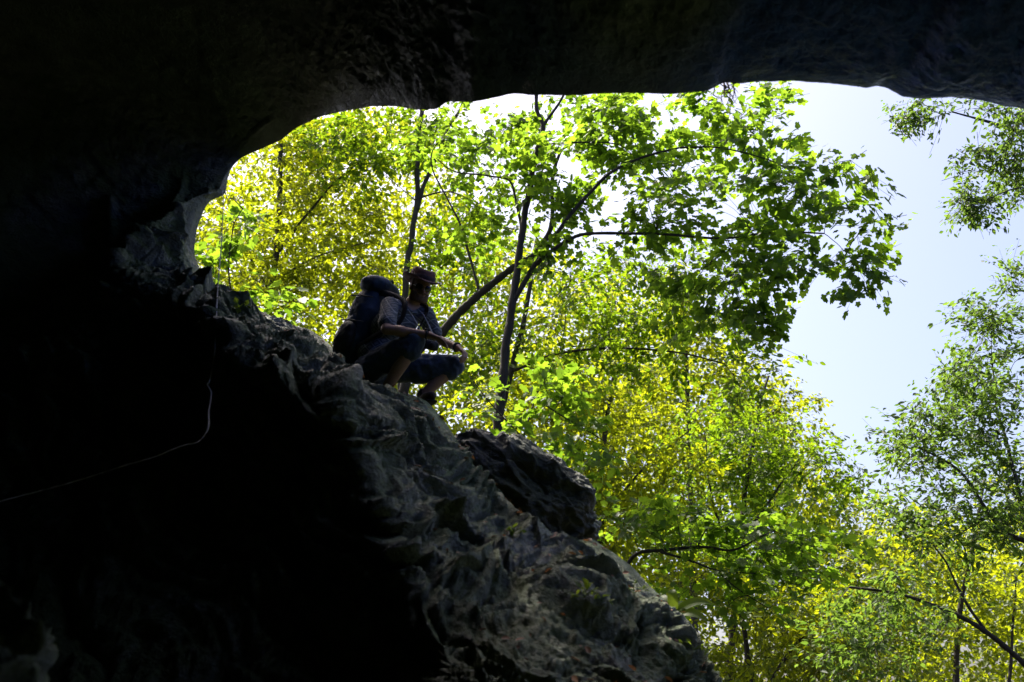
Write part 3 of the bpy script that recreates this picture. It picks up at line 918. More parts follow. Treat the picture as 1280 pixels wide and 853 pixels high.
make_tree('ash_tree', 'dark green tree with a heavy curving bough in the lower corner below the open sky', 'tree', [
    ([(1400, 960, 13), (1330, 880, 13), (1280, 830, 13), (1225, 785, 13), (1170, 758, 13), (1120, 742, 13), (1062, 734, 13)], .062, .014),
    ([(1232, 790, 13), (1200, 740, 13), (1180, 700, 13), (1165, 680, 13)], .022, .007),
    ([(1330, 880, 13), (1300, 700, 13.4), (1250, 660, 13.5), (1200, 590, 13.6), (1150, 560, 13.6)], .05, .010),
    ([(1290, 690, 13.4), (1260, 560, 13.8), (1245, 500, 14), (1240, 440, 14)], .03, .008),
], [(1200, 560, 13.6, 90, 70, 1.4, 105), (1140, 540, 13.6, 50, 35, 1.0, 34), (1240, 450, 14, 50, 50, 1.1, 48), (1265, 395, 14, 35, 40, .8, 22), (1220, 660, 13.4, 90, 60, 1.2, 80), (1130, 650, 13.4, 60, 50, 1.0, 44),
    (1110, 760, 13, 90, 40, 1.0, 50), (1080, 810, 13, 80, 40, 1.0, 45), (1230, 520, 14, 60, 50, 1.2, 50), (1285, 600, 13.6, 50, 90, 1.2, 55), (1275, 335, 14.2, 26, 34, .8, 18), (1215, 400, 14, 40, 24, .8, 18), (1180, 470, 13.8, 50, 30, .9, 26)],
    L_DARK, BARK, 'narrow', 0.10, 17, 1.35, seed=13, droop=.25, spray=.55, tilt=.6)

make_tree('lime_tree', 'yellow lit tree seen through the dark bough in the lower corner', 'tree', [
    ([(1190, 1000, 22), (1195, 850, 22), (1200, 760, 22), (1215, 690, 22), (1230, 600, 22)], .10, .03),
    ([(1250, 1000, 21.5), (1262, 850, 21.5), (1270, 720, 21.5)], .05, .02),
], [(1200, 700, 22, 80, 60, 2, 60), (1240, 780, 22, 80, 70, 2, 80), (1150, 820, 22, 70, 50, 1.8, 45), (1270, 640, 22, 50, 80, 1.8, 45), (1130, 700, 22, 50, 50, 1.6, 25)],
    L_LIME, BARK, 'ovate', 0.13, 14, 1.6, seed=14)

make_tree('ash_tree', 'fine dark leaved branches hanging into the open sky under the far cave roof', 'tree', [
    ([(1560, 900, 10.5), (1540, 600, 10.5), (1500, 380, 10.4), (1430, 250, 10.3), (1340, 190, 10.2), (1260, 160, 10.1), (1190, 140, 10)], .12, .008),
    ([(1440, 260, 10.3), (1340, 225, 10.1), (1270, 200, 10), (1225, 215, 10)], .02, .006),
    ([(1450, 280, 10.3), (1340, 260, 10), (1280, 235, 9.9), (1215, 258, 9.8)], .016, .005),
], [(1150, 142, 10, 40, 20, .4, 18), (1200, 150, 10, 50, 25, .5, 22), (1260, 165, 10.1, 40, 30, .5, 22), (1245, 205, 10, 60, 30, .5, 32), (1225, 250, 9.8, 45, 22, .4, 22), (1285, 225, 10, 30, 40, .5, 16)],
    L_DARK, BARK, 'narrow', 0.075, 17, 2.00, seed=15, droop=.4, tilt=.6)

make_tree('beech_tree', 'tall hillside beech whose crown arches over the cave mouth beyond the left wall', 'tree', [  # out of view; added to keep direct sun off the ledge
    ([(60, 300, 11.5), (70, 150, 11.5), (100, 0, 11.5), (160, -120, 11.4)], .16, .08),
    ([(100, 0, 11.5), (200, -60, 10.6), (330, -110, 10)], .06, .02),
    ([(70, 150, 11.5), (40, -100, 11.2), (120, -260, 10.8)], .06, .02),
], [(230, -130, 10.6, 330, 150, 2.2, 330), (160, -330, 11.0, 300, 150, 2.2, 260), (420, -170, 10.0, 220, 110, 1.6, 130)],
    L_BEECH, BARK_G, 'ovate', 0.12, 18, 1.0, seed=21)

# --- far-off wood that reads as one mass
def far_wood():
    r_ = np.random.default_rng(77)
    n = 220000
    px = r_.uniform(140, 1330, n); py = r_.uniform(150, 960, n); Y = r_.uniform(27, 38, n)
    skyline = np.interp(px, [140, 480, 560, 620, 760, 850, 960, 1010, 1060, 1180], [40, 60, 210, 300, 350, 390, 480, 560, 620, 660])
    a = (px - 640) / F; b = (426.5 - py) / F; dy = cp - b * sp
    pos = np.stack([a / dy * Y, Y, 1.6 + (sp + b * cp) / dy * Y], 1)
    nz = fbm(pos * 0.35, 3)
    keep = (py > skyline + nz * 90) & (nz > -0.28)
    pos = pos[keep]
    k = len(pos)
    ax = r_.normal(size=(k, 3)); nr = np.array([0, 0, 1.0]) + r_.normal(size=(k, 3)) * 0.5
    V, Fc = leaves_mesh(pos, ax, nr, r_.uniform(.15, .27, k), 'ovate')
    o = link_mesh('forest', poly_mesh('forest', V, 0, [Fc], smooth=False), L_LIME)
    tag(o, 'far sunlit wood behind the nearer trees', 'forest', kind='stuff')
    print('far wood', k)
far_wood()

# ------------------------------------------------------------------ the man and his pack
def H(px, py, dY=0.0):
    return at(px, py, 7.0 + dY)


def unit(v):
    v = np.asarray(v, float)
    return v / np.linalg.norm(v)


def capsule(mb, p0, r0, p1, r1, n=7, seg=14):
    p0, p1 = np.asarray(p0, float), np.asarray(p1, float)
    d = unit(p1 - p0)
    pts, rad = [], []
    for k in range(n):
        t = math.pi / 2 * (k + 0.15) / (n)
        pts.append(p0 - d * r0 * math.cos(t)); rad.append(r0 * math.sin(t))
    for k in range(5):
        t = k / 4
        pts.append(p0 + (p1 - p0) * t); rad.append(r0 + (r1 - r0) * t)
    for k in range(n):
        t = math.pi / 2 * (1 - (k + 0.85) / n)
        t = math.pi / 2 * (n - k - 0.85) / n
        pts.append(p1 + d * r1 * math.cos(t)); rad.append(max(1e-3, r1 * math.sin(t)))
    mb.tube(pts, rad, seg)


def chain(mb, pts, rads):
    for i in range(len(pts) - 1):
        capsule(mb, pts[i], rads[i], pts[i + 1], rads[i + 1])


def blob(name, mb, voxel, mat, parent, smooth=6, extra=None):
    """Fuse the collected shapes into one continuous skin."""
    me = bpy.data.meshes.new(name)
    me.from_pydata(mb.V, [], mb.Fc); me.update()
    o = bpy.data.objects.new(name, me); COL.objects.link(o)
    m = o.modifiers.new('r', 'REMESH'); m.mode = 'VOXEL'; m.voxel_size = voxel
    s_ = o.modifiers.new('s', 'SMOOTH'); s_.factor = 0.5; s_.iterations = smooth
    if extra: extra(o)
    dg = bpy.context.evaluated_depsgraph_get()
    new = bpy.data.meshes.new_from_object(o.evaluated_get(dg))
    bpy.data.objects.remove(o); bpy.data.meshes.remove(me)
    new.name = name
    new.materials.clear()
    new.polygons.foreach_set('use_smooth', np.ones(len(new.polygons), bool))
    return link_mesh(name, new, mat, parent)


SKIN = mat_plain('skin', (0.30, 0.165, 0.11), 0.55, 60, 0.12, 0.35, bump=0.05)
HAIR = mat_plain('beard_hair', (0.13, 0.075, 0.045), 0.85, 120, 0.4)
SHIRT = mat_plaid('plaid_cotton')
DENIM = mat_plain('dark_denim', (0.03, 0.045, 0.075), 0.85, 140, 0.35, 0.2, 0.3)
HATM = mat_plain('brown_straw', (0.10, 0.042, 0.032), 0.8, 90, 0.3)
BAND = mat_plain('hat_band_cloth', (0.035, 0.02, 0.02), 0.8, 90, 0.3)
LENS = mat_plain('dark_lens', (0.01, 0.01, 0.012), 0.12, 10, 0.1, 0.6, bump=0.0)
SHOE = mat_plain('brown_suede', (0.07, 0.05, 0.04), 0.85, 60, 0.3)
SOLE = mat_plain('rubber_sole', (0.02, 0.02, 0.02), 0.8, 60, 0.2)
PACK = mat_plain('pack_nylon', (0.012, 0.035, 0.07), 0.6, 160, 0.3, 0.35)
PACK2 = mat_plain('pack_nylon_black', (0.012, 0.014, 0.017), 0.65, 160, 0.3, 0.35)
STRAP = mat_plain('strap_webbing', (0.05, 0.055, 0.06), 0.7, 160, 0.3)
METAL = mat_plain('grey_metal', (0.4, 0.4, 0.4), 0.35, 30, 0.1, 0.5)

J = dict(
    pelvis=H(468, 463, .10), hipR=H(462, 462, .0), hipL=H(484, 462, .19), waist=H(474, 438, .09), chest=H(493, 406, .07),
    neck=H(511, 384, .05), shR=H(487, 383, -.09), shL=H(532, 394, .17), elR=H(483, 412, -.27), wrR=H(537, 419, -.27),
    elL=H(545, 424, .27), wrL=H(573, 435, .08), knR=H(517, 428, -.22), anR=H(482, 488, -.10), knL=H(567, 457, .22), anL=H(530, 493, .20),
    head=H(525, 361, .02))
fwd = unit(np.array([0.40, -0.84, -0.36]))           # where the face looks
hup0 = unit(np.array([0.16, -0.10, 1.0]))
hside = unit(np.cross(fwd, hup0)); hup = unit(np.cross(hside, fwd))
Hd = J['head']

man = empty('person', (H(505, 500, 0)))
tag(man, 'man in brown hat, sunglasses, plaid shirt and dark shorts crouching on the ledge', 'person')

# one continuous body
mb = MB()
axb = np.array([unit(J['shL'] - J['shR']), unit(np.cross(J['neck'] - J['pelvis'], J['shL'] - J['shR'])), unit(J['neck'] - J['pelvis'])])
mb.ellipsoid(J['pelvis'], axb, (.15, .11, .12))
mb.ellipsoid(J['waist'], axb, (.14, .105, .14))
mb.ellipsoid(J['chest'], axb, (.165, .115, .16))
chain(mb, [J['shR'], J['neck'] - hup * .03, J['shL']], [.06, .065, .06])
chain(mb, [J['neck'], Hd - hup * .06 - fwd * .02], [.056, .054])
mb.ellipsoid(Hd + hup * .025 - fwd * .012, (hside, fwd, hup), (.074, .094, .098))
mb.ellipsoid(Hd - hup * .04 + fwd * .022, (hside, fwd, hup), (.056, .066, .070))
capsule(mb, Hd - hup * .085 + fwd * .060, .024, Hd - hup * .080 + fwd * .050, .026)
capsule(mb, Hd + hup * .012 + fwd * .082, .009, Hd - hup * .026 + fwd * .103, .0135)          # nose
for sgn in (-1, 1):
    mb.ellipsoid(Hd + hside * .075 * sgn - hup * .005 - fwd * .008, (hside, fwd, hup), (.010, .020, .032))   # ears
    capsule(mb, Hd + hup * .022 + fwd * .082 + hside * sgn * .012, .012, Hd + hup * .020 + fwd * .068 + hside * sgn * .045, .012)   # brow
    capsule(mb, Hd - hup * .025 + fwd * .058 + hside * sgn * .04, .018, Hd - hup * .025 + fwd * .045 + hside * sgn * .05, .018)    # cheek
chain(mb, [J['shR'], J['elR'], J['wrR']], [.052, .041, .028])
chain(mb, [J['shL'], J['elL'], J['wrL']], [.052, .041, .028])
mfR = J['elR'] * .68 + J['wrR'] * .32
mb.ellipsoid(mfR, (unit(J['wrR'] - J['elR']), unit(np.cross(J['wrR'] - J['elR'], [0, 0, 1])), [0, 0, 1]), (.085, .042, .044))
chain(mb, [J['hipR'], J['knR']], [.092, .062]); chain(mb, [J['knR'], J['knR'] * .62 + J['anR'] * .38, J['anR']], [.06, .058, .036])
chain(mb, [J['hipL'], J['knL']], [.092, .062]); chain(mb, [J['knL'], J['knL'] * .62 + J['anL'] * .38, J['anL']], [.06, .058, .036])
foot_dir = unit(np.array([0.42, -0.85, -0.10]))
for an in (J['anR'], J['anL']):
    chain(mb, [an + np.array([0, 0, -.03]) - foot_dir * .03, an + foot_dir * .10 + np.array([0, 0, -.045])], [.036, .03])


def hand(mb, wr, palm_dir, palm_n, across, curls, thumb_dir, mirror=1):
    """palm box, four jointed fingers and a thumb."""
    palm_dir, palm_n, across = unit(palm_dir), unit(palm_n), unit(across)
    k = wr + palm_dir * .085
    for t in (-.03, -.010, .010, .03):
        chain(mb, [wr + across * t * .6, k + across * t], [.019, .0135])
    ln = [.036, .042, .040, .032]
    tips = []
    for i, t in enumerate((-.032, -.0108, .0108, .032)):
        p = k + across * t
        a = curls[0]
        d = unit(palm_dir * math.cos(a) + palm_n * math.sin(a) + across * t * 2.2)
        q = p + d * ln[i]
        a += curls[1]
        d = unit(palm_dir * math.cos(a) + palm_n * math.sin(a) + across * t * 1.2)
        r = q + d * ln[i] * .72
        a += curls[2]
        d = unit(palm_dir * math.cos(a) + palm_n * math.sin(a))
        s = r + d * ln[i] * .55
        chain(mb, [p, q, r, s], [.0102, .0095, .0088, .0078])
    tb = wr + palm_dir * .03 + across * (-.033)
    td = unit(thumb_dir)
    chain(mb, [wr + palm_dir * .02 - across * .02, tb + td * .03, tb + td * .06 + palm_dir * .012, tb + td * .075 + palm_dir * .03 + palm_n * .008], [.017, .0135, .0115, .009])


armR = unit(J['wrR'] - J['elR'])
hand(mb, J['wrR'], armR + np.array([0, 0, -.28]), np.array([0.15, 0.1, -1.0]), np.array([0.1, -1.0, -.2]) * -1, (.45, .5, .4), np.array([.55, .6, -.45]))
armL = unit(J['wrL'] - J['elL'])
hand(mb, J['wrL'], np.array([.55, -.35, -.60]), np.array([-.75, 0, -.65]), np.array([-.35, -.9, -.1]), (.75, .45, .35), np.array([.25, -.55, -.6]))
blob('body', mb, .0075, SKIN, man, 4)

# shirt with short sleeves and collar
mb = MB()
mb.ellipsoid(J['pelvis'] + axb[2] * .03, axb, (.172, .135, .12))
mb.ellipsoid(J['waist'], axb, (.168, .132, .15))
mb.ellipsoid(J['chest'], axb, (.188, .138, .165))
chain(mb, [J['shR'], J['neck'] - hup * .05, J['shL']], [.074, .070, .074])
for sh, el in ((J['shR'], J['elR']), (J['shL'], J['elL'])):
    capsule(mb, sh, .074, sh * .34 + el * .66, .066)
sh_o = blob('shirt', mb, .009, SHIRT, man, 5)
for sh, el in ((J['shR'], J['elR']), (J['shL'], J['elL'])):
    mb = MB()
    d = unit(el - sh)
    c = sh * .26 + el * .74
    capsule(mb, c - d * .012, .071, c + d * .004, .069)
    blob('sleeve_cuff', mb, .007, SHIRT, man, 2)
mb = MB()
ring = []
for k in range(15):
    t = -2.5 + 5.0 * k / 14
    ring.append(J['neck'] - hup * .012 + hside * .066 * math.sin(t) + fwd * .062 * math.cos(t) + np.array([0, 0, .0 - .03 * math.cos(t)]))
mb.tube(ring, [.012] + [.017] * 13 + [.012], 8)
blob('collar', mb, .006, SHIRT, man, 2)

# knee-length shorts
mb = MB()
mb.ellipsoid(J['pelvis'] - axb[2] * .03, axb, (.180, .150, .125))
for hip, kn, an in ((J['hipR'], J['knR'], J['anR']), (J['hipL'], J['knL'], J['anL'])):
    chain(mb, [hip, hip * .4 + kn * .6, kn, kn * .84 + an * .16], [.118, .104, .084, .086])
    capsule(mb, hip * .55 + kn * .45 - np.array([0, 0, .05]), .085, kn * .75 + an * .25 + (hip - kn) * .12, .07)


def wrinkle(o):
    t = bpy.data.textures.new('cloth_folds', 'CLOUDS'); t.noise_scale = .07; t.noise_depth = 2
    m = o.modifiers.new('d', 'DISPLACE'); m.texture = t; m.strength = .03; m.mid_level = .5; m.texture_coords = 'GLOBAL'


blob('shorts', mb, .009, DENIM, man, 4, wrinkle)

# shoes
for an in (J['anR'], J['anL']):
    mb = MB()
    b0 = an + np.array([0, 0, -.045])
    chain(mb, [b0 - foot_dir * .05, b0 + foot_dir * .04, b0 + foot_dir * .13, b0 + foot_dir * .17], [.042, .045, .042, .032])
    capsule(mb, an - foot_dir * .02, .05, b0, .045)
    so_ = blob('shoe', mb, .008, SHOE, man, 4)
    mb = MB()
    mb.ellipsoid(b0 + foot_dir * .055 - np.array([0, 0, .042]), (foot_dir, unit(np.cross([0, 0, 1], foot_dir)), np.array([0, 0, 1.0])), (.155, .05, .014), power=3)
    mb.build('sole', SOLE, so_)

# beard, hair
mb = MB()
for t in np.linspace(-1.25, 1.25, 11):
    p = Hd - hup * (.058 + .02 * math.cos(t)) + hside * .062 * math.sin(t) + fwd * (.004 + .066 * math.cos(t))
    capsule(mb, p + hup * (.028 if abs(t) > .7 else .004), .018, p - hup * .018, .020)
capsule(mb, Hd - hup * .040 + fwd * .086 - hside * .028, .009, Hd - hup * .040 + fwd * .086 + hside * .028, .009)
blob('beard', mb, .006, HAIR, man, 3)
mb = MB()
mb.ellipsoid(Hd + hup * .03 - fwd * .022, (hside, fwd, hup), (.080, .088, .088))
for sgn in (-1, 1):
    capsule(mb, Hd + hside * sgn * .070 + hup * .02 + fwd * .012, .012, Hd + hside * sgn * .068 - hup * .03 + fwd * .014, .009)
blob('hair', mb, .007, HAIR, man, 3)

# hat: pinched crown, band, curled brim
hu = unit(hup * 1.0 + fwd * -0.02 + hside * 0.0)
hc = Hd + hup * .062 - fwd * .01
def ring_pts(rx, ry, z, n=40, dip=0.0, pinch=0.0):
    out = []
    for k in range(n):
        t = 2 * math.pi * k / n
        zz = z + dip * (abs(math.sin(t)) ** 1.5) - pinch * max(0, math.cos(t)) ** 3
        out.append(hc + (hside * rx * math.sin(t) + fwd * ry * math.cos(t) + hu * zz) * 1.15)
    return out
def loft(rings, close_top=True):
    V, Fc = [], []
    n = len(rings[0])
    for r in rings: V += r
    for i in range(len(rings) - 1):
        for k in range(n):
            k2 = (k + 1) % n
            Fc.append((i * n + k, i * n + k2, (i + 1) * n + k2, (i + 1) * n + k))
    if close_top: Fc.append(tuple((len(rings) - 1) * n + k for k in range(n)))
    return V, Fc
hat_rings = [ring_pts(.083, .100, -.006, dip=.004), ring_pts(.110, .130, -.010, dip=.016), ring_pts(.134, .156, -.022, dip=.044), ring_pts(.137, .160, -.018, dip=.048),
             ring_pts(.112, .132, -.004, dip=.020), ring_pts(.088, .105, .004, dip=.006), ring_pts(.086, .102, .03), ring_pts(.082, .096, .055, pinch=.004),
             ring_pts(.076, .088, .078, pinch=.012), ring_pts(.058, .070, .086, pinch=.016), ring_pts(.03, .045, .076, pinch=.01), ring_pts(.008, .02, .07)]
mb = MB(); mb.add(*loft(hat_rings))
hat = mb.build('hat', HATM, man)
mb = MB(); mb.add(*loft([ring_pts(.0895, .1065, .006), ring_pts(.0895, .1065, .032), ring_pts(.0855, .1020, .034)], False))
mb.build('hat_band', BAND, hat)

# sunglasses
mb = MB()
g0 = Hd + hup * .004 + fwd * .094
capsule(mb, g0 - hside * .012 + hup * .004, .003, g0 + hside * .012 + hup * .004, .003, 3, 8)
for sgn in (-1, 1):
    capsule(mb, g0 + hside * .012 * sgn + hup * .004, .003, g0 + hside * sgn * .066 - fwd * .024 + hup * .008, .003, 3, 8)
    capsule(mb, g0 + hside * sgn * .066 - fwd * .024 + hup * .008, .003, Hd + hside * sgn * .080 - fwd * .01 + hup * .006, .003, 3, 8)
gl = blob('sunglasses', mb, .0025, LENS, man, 1)
for sgn in (-1, 1):
    mb = MB()
    c = g0 + hside * sgn * .037 - fwd * .010
    ax_s = unit(hside - fwd * .28 * sgn * 1.0)
    mb.ellipsoid(c, (ax_s, unit(np.cross(hup, ax_s)), hup), (.031, .006, .023), 20, 10, 2.6)
    mb.build('lens', LENS, gl)

# watch on the right wrist, bracelet on the other
for wr, el, nm, mt in ((J['wrR'], J['elR'], 'wristwatch', PACK2), (J['wrL'], J['elL'], 'bracelet', STRAP)):
    mb = MB(); d = unit(el - wr)
    s1 = unit(np.cross(d, [0, 0, 1])); s2 = np.cross(d, s1)
    ringp = [wr + d * .02 + (s1 * math.cos(t) + s2 * math.sin(t)) * .033 for t in np.linspace(0, 2 * math.pi, 20)]
    mb.tube(ringp, .0075, 6)
    if nm == 'wristwatch':
        mb.ellipsoid(wr + d * .02 + np.array([0, -.012, .032]), (d, unit(np.cross([0, 0, 1.0], d)), np.array([0, 0, 1.0])), (.02, .02, .008), 16, 8, 3)
    mb.build(nm, mt, man)

# ---- rucksack
back = unit(np.array([-.72, .45, .18]))
sideL = axb[0]
upP = unit(H(480, 352, .2) - H(438, 462, .25))
backP = unit(back - upP * np.dot(back, upP)); sideP = unit(np.cross(upP, backP))
pc = H(457, 409, .16)
pk = empty('rucksack', H(436, 462, .2))
tag(pk, 'large dark blue hiking rucksack with bulging lid on the back of the crouching man', 'rucksack')
def displ(o):
    t = bpy.data.textures.new('pack_folds', 'CLOUDS'); t.noise_scale = .12; t.noise_depth = 2
    m = o.modifiers.new('d', 'DISPLACE'); m.texture = t; m.strength = .03; m.mid_level = .5; m.texture_coords = 'GLOBAL'
PA = (sideP, backP, upP)
mb = MB()
mb.ellipsoid(pc - upP * .01, PA, (.17, .125, .345), 28, 20, 2.8)
mb.ellipsoid(pc - upP * .20 + backP * .03, PA, (.17, .125, .15), 28, 20, 2.5)
bag = blob('main_bag', mb, .01, PACK, pk, 3, displ)
mb = MB(); mb.ellipsoid(pc + upP * .325 + backP * .0, PA, (.17, .135, .085), 28, 16, 2.5)
lid = blob('lid', mb, .009, PACK, pk, 3, displ)
mb = MB(); mb.ellipsoid(pc - upP * .10 + backP * .115, PA, (.12, .055, .18), 24, 16, 2.8)
blob('front_pocket', mb, .009, PACK2, pk, 3, displ)
for sgn in (-1, 1):
    mb = MB(); mb.ellipsoid(pc - upP * .16 + sideP * sgn * .165, PA, (.05, .085, .13), 20, 14, 2.6)
    blob('side_pocket', mb, .009, PACK2, pk, 3, displ)
    off = .115 * sgn
    for z in (.19, -.02):
        mb = MB()
        arc = [pc + upP * z + sideP * sgn * (.176 - .02 * abs(t)) + backP * .12 * t for t in np.linspace(-1, 1, 9)]
        mb.tube(arc, .006, 6)
        mb.build('compression_strap', STRAP, pk)
    b0 = pc + upP * .27 - backP * .10 + sideP * off * .7
    sh = J['shR'] if np.linalg.norm(J['shR'] - b0) < np.linalg.norm(J['shL'] - b0) else J['shL']
    nk = sh * .62 + J['neck'] * .38
    fr = axb[1] if np.dot(axb[1], fwd) > 0 else -axb[1]
    pts = spline([b0, nk + np.array([0, 0, .075]), nk + fr * .10 + np.array([0, 0, .02]), J['chest'] + (sh - J['chest']) * .55 + fr * .13 - axb[2] * .06,
                  J['waist'] + (sh - J['chest']) * .9 + fr * .03, pc - upP * .22 - backP * .10 + sideP * off], 7)
    mb = MB(); mb.tube(pts, .026, 8, flat=.35, up=fr)
    mb.build('shoulder_strap', PACK2, pk)
mb = MB()
lp = [pc + backP * .17 + upP * .02 + np.array([0, 0, 0]), pc + backP * .215 + upP * .0, pc + backP * .225 - upP * .05, pc + backP * .19 - upP * .09, pc + backP * .165 - upP * .08]
mb.tube(spline(lp, 6), .006, 6)
mb.build('tool_loop', STRAP, pk)
mb = MB()
mb.tube(spline([pc + upP * .36 - backP * .09 - sideP * .03, pc + upP * .41 - backP * .10, pc + upP * .36 - backP * .09 + sideP * .03], 6), .008, 6)
mb.build('haul_handle', STRAP, lid)

# thin camera strap and small camera at the chest
mb = MB()
cs = H(539, 432, -.12)
st = tag(empty('camera', cs), 'small dark camera hanging on a pale neck strap between the knees of the man', 'camera')
frv = axb[1] if np.dot(axb[1], fwd) > 0 else -axb[1]
for sgn in (-1, 1):
    mb.tube(spline([J['neck'] + hside * .07 * sgn - fwd * .02 + np.array([0, 0, .0]), J['neck'] + frv * .11 + hside * .06 * sgn - np.array([0, 0, .05]), cs + hside * .045 * sgn + np.array([0, 0, .03])], 8), .005, 5)
mb.build('neck_strap', METAL, st)
mb = MB(); mb.ellipsoid(cs, (hside, fwd, hup), (.055, .022, .036), 20, 12, 4)
mb.build('camera_body', PACK2, st)
mb = MB(); mb.tube([cs + fwd * .015, cs + fwd * .05], [.026, .024], 16)
mb.build('camera_lens', PACK2, st)

# ------------------------------------------------------------------ cord, ferns, small plants
CORD = mat_leaf('nylon_cord', (0.75, 0.75, 0.72), (0.75, 0.77, 0.75), 0.1, 0.5)
def cord_pts(pix, lift):
    out, last = [], 7.4
    for (px, py) in pix:
        p = on_rock(px, py, lift)
        if p is None or abs(p[1] - last) > 1.6:
            p = at(px, py, last)
        last = p[1]
        out.append(p)
    return out
a_pts = [at(278, 240, 7.25), at(279, 252, 7.22), at(277, 300, 7.1), at(272, 363, 6.6), at(269, 430, 6.0), at(266, 455, 5.8), at(262, 476, 5.6), at(259, 481, 5.56), at(263, 488, 5.5), at(264, 494, 5.45),
         at(261, 515, 5.25), at(260, 536, 5.05)]
def clear_of_rock(p):
    px_, py_, _ = project(np.asarray(p))
    q = on_rock(float(px_), float(py_), .12)
    return at(float(px_), float(py_), float(min(p[1], q[1]))) if q is not None else p
a_pts = a_pts[:2] + [clear_of_rock(p) for p in a_pts[2:]]
hang = []
run = [at(248, 552, 5.1), at(232, 556, 5.15), at(215, 562, 5.2), at(194, 571, 5.2), at(153, 583, 5.2), at(100, 600, 5.2), at(54, 613, 5.2), at(0, 627, 5.1), at(-60, 645, 5.0), at(-160, 690, 4.8)]
run = [clear_of_rock(p) for p in run]
mb = MB()
full = spline(a_pts + hang + run, 6)
mb.tube(full, [.0044 if q[2] > at(260, 540, 5.05)[2] else .0028 for q in full], 6)
tag(mb.build('cord', CORD), 'thin pale cord hanging down the cave wall and trailing off into the dark', 'cord')

def frond(mb, base, d, up, ln, wd):
    d, up = unit(d), unit(up)
    s = unit(np.cross(d, up))
    V, Fc = [], []
    n = 10
    for i in range(n + 1):
        t = i / n
        c = base + d * ln * t + up * ln * (.18 * math.sin(t * 2.4)) - np.array([0, 0, .35]) * ln * t * t
        wv = wd * (math.sin(math.pi * min(1, .12 + t * .88)) ** .6) * (1 if t < 1 else 0.05)
        V += [c - s * wv + up * wd * .25, c, c + s * wv + up * wd * .25]
    for i in range(n):
        for k in (0, 1):
            Fc.append((i * 3 + k, i * 3 + k + 1, (i + 1) * 3 + k + 1, (i + 1) * 3 + k))
    mb.add(V, Fc)

fb = at(843, 768, 6.75)
mb = MB()
for (tx, ty, dY, ln) in ((840, 728, .05, .23), (890, 742, -.05, .30), (885, 766, -.1, .26), (865, 745, .15, .24), (820, 735, .2, .22)):
    tip = at(tx, ty, 6.75 + dY)
    frond(mb, fb, tip - fb, np.array([-.2, -.8, .5]), np.linalg.norm(tip - fb) * 1.05, .035)
tag(mb.build('fern', L_FERN), 'tongue leaved fern sprouting from the outer edge of the lower slope', 'fern')

def sprig(px, py, seed, label, n=9, size=.045, spread=.11):
    r_ = np.random.default_rng(seed)
    b = on_rock(px, py, .0)
    root = tag(empty('plant', b), label, 'plant')
    pos, ax = [], []
    lines = []
    for i in range(n):
        d = unit(np.array([r_.normal() * .8, -.5 - .3 * r_.uniform(), .35 + .5 * r_.uniform()]))
        ln = spread * r_.uniform(.5, 1.3)
        t = np.linspace(0, 1, 5)[:, None]
        cv = b + d * ln * t + np.array([0, 0, -.25]) * ln * t * t
        lines.append((cv, np.full(5, .0016)))
        for q in (-1, 1, 0):
            pos.append(cv[-1]); ax.append(d + r_.normal(size=3) * .5 + np.array([0, 0, -.3]))
    pos, ax = np.array(pos), np.array(ax)
    V1, F1 = leaves_mesh(pos, ax, np.array([0, -.5, 1.0]) + r_.normal(size=pos.shape) * .3, r_.uniform(.6, 1.2, len(pos)) * size, 'ovate')
    V2, F2 = tubes_np(lines, 3)
    link_mesh('leaves', poly_mesh('leaves', np.vstack([V1, V2]), 0, [F1, F2 + len(V1)], smooth=False), L_FERN, root)

sprig(730, 748, 1, 'small pale green plant growing on the ledge below the boulder', 7, .05, .09)
sprig(752, 752, 2, 'low pale seedling nearest the outer edge of the ledge', 4, .04, .07)
sprig(868, 812, 3, 'tiny tuft of leaves at the lowest rim of the slope', 5, .04, .08)

# dead leaves caught on the ledge
def ledge_litter():
    r_ = np.random.default_rng(31)
    W = P.reshape(-1, 3)
    px_, py_, d_ = project(W)
    du = (np.roll(P, -1, 1) - np.roll(P, 1, 1)).reshape(-1, 3); dv = np.gradient(P, axis=0).reshape(-1, 3)
    n_ = np.cross(du, dv); n_ /= np.linalg.norm(n_, axis=1)[:, None] + 1e-9
    n_ *= np.sign((n_ * NRM.reshape(-1, 3)).sum(1))[:, None]
    shelf = np.zeros((nt_, nu), bool); shelf[n_out - 14:n_out + 170] = True
    ok = shelf.ravel() & (n_[:, 2] > 0.62) & (px_ > 260) & (px_ < 930) & (py_ > 360) & (py_ < 870)
    k_ = np.flatnonzero(ok)
    k_ = r_.choice(k_, min(380, len(k_)), replace=False)
    pos = W[k_] + n_[k_] * .008
    ax = r_.normal(size=pos.shape); ax -= n_[k_] * (ax * n_[k_]).sum(1)[:, None]
    nr = n_[k_] + r_.normal(size=pos.shape) * .35
    V, Fc = leaves_mesh(pos, ax, nr, r_.uniform(.02, .06, len(pos)), 'ovate')
    m_ = mat_leaf('dead_leaf', (.16, .095, .045), (.22, .12, .04), .5, .3)
    tag(link_mesh('leaf_litter', poly_mesh('leaf_litter', V, 0, [Fc], smooth=False), m_), 'brown dead leaves caught along the rock ledge', 'leaf litter', kind='stuff')
    return k_, W, n_
ledge_litter()

sprig(300, 392, 11, 'small fern tuft on the ridge left of the rucksack, nearest the cord', 6, .05, .09)
sprig(640, 668, 12, 'seedling in the crack just below the rounded boulder', 5, .045, .08)
sprig(792, 742, 13, 'leafy seedling on the lower slope between the boulder and the tongue leaved fern', 6, .045, .09)

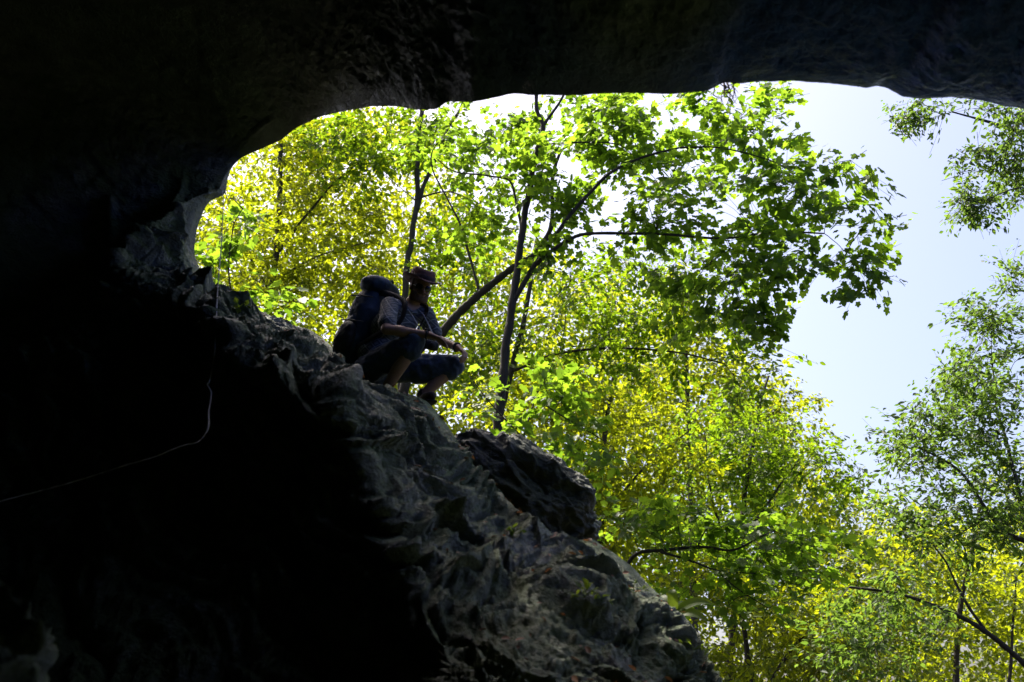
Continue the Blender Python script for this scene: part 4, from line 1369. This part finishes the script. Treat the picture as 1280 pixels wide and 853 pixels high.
# dead roots hanging from the roof lip
mb = MB()
r_ = np.random.default_rng(5)
for i in range(16):
    px = 893 + 26 * r_.uniform()
    p = at(px, 103 + r_.uniform(-3, 6), 4.75 + r_.uniform(-.05, .05))
    L_ = r_.uniform(.06, .2)
    q = [p]
    for k in range(5):
        q.append(q[-1] + np.array([r_.normal() * .02, r_.normal() * .02, -L_ / 5]))
    mb.tube(q, [.004, .0035, .003, .0025, .002, .0015], 4)
ROOT = mat_plain('dry_root', (.16, .13, .10), .9, 30, .3)
tag(mb.build('roots', ROOT), 'tuft of dry roots dangling from the lip of the roof', 'roots', kind='stuff')


# ------------------------------------------------------------------ light
SUN_EL, SUN_AZ = 60, -42            # azimuth from north (+Y), negative = towards the left
w_ = bpy.data.worlds.new('World'); scene.world = w_
w_.use_nodes = True
wn_ = w_.node_tree
wn_.nodes.clear()
sky = wn_.nodes.new('ShaderNodeTexSky'); sky.sky_type = 'NISHITA'; sky.sun_disc = False
sky.sun_elevation = math.radians(SUN_EL); sky.sun_rotation = math.radians(SUN_AZ)
sky.air_density = 1.0; sky.dust_density = 5.5; sky.ozone_density = 3.5
bg = wn_.nodes.new('ShaderNodeBackground'); bg.inputs['Strength'].default_value = 0.115
wo = wn_.nodes.new('ShaderNodeOutputWorld')
tint_ = wn_.nodes.new('ShaderNodeMixRGB'); tint_.blend_type = 'MULTIPLY'; tint_.inputs[0].default_value = 1.0
tint_.inputs[2].default_value = (1.08, 0.99, 1.0, 1)
wn_.links.new(sky.outputs[0], tint_.inputs[1]); wn_.links.new(tint_.outputs[0], bg.inputs[0]); wn_.links.new(bg.outputs[0], wo.inputs[0])
sl = bpy.data.lights.new('sun', 'SUN'); sl.energy = 5.0; sl.angle = math.radians(0.5); sl.color = (1, 0.94, 0.80)
so = bpy.data.objects.new('sun', sl); COL.objects.link(so)
e_, a_ = math.radians(SUN_EL), math.radians(SUN_AZ)
sd = Vector((math.sin(a_) * math.cos(e_), math.cos(a_) * math.cos(e_), math.sin(e_)))
so.rotation_euler = sd.to_track_quat('Z', 'Y').to_euler()
so.location = sd * 60

scene.view_settings.view_transform = 'Standard'
scene.view_settings.look = 'None'
scene.view_settings.exposure = 1.4
scene.view_settings.gamma = 1
scene.render.engine = 'CYCLES'
cy = scene.cycles
cy.use_denoising = True
cy.max_bounces = 6; cy.diffuse_bounces = 4; cy.glossy_bounces = 2; cy.transmission_bounces = 4
cy.caustics_reflective = False; cy.caustics_refractive = False
cy.sample_clamp_indirect = 6
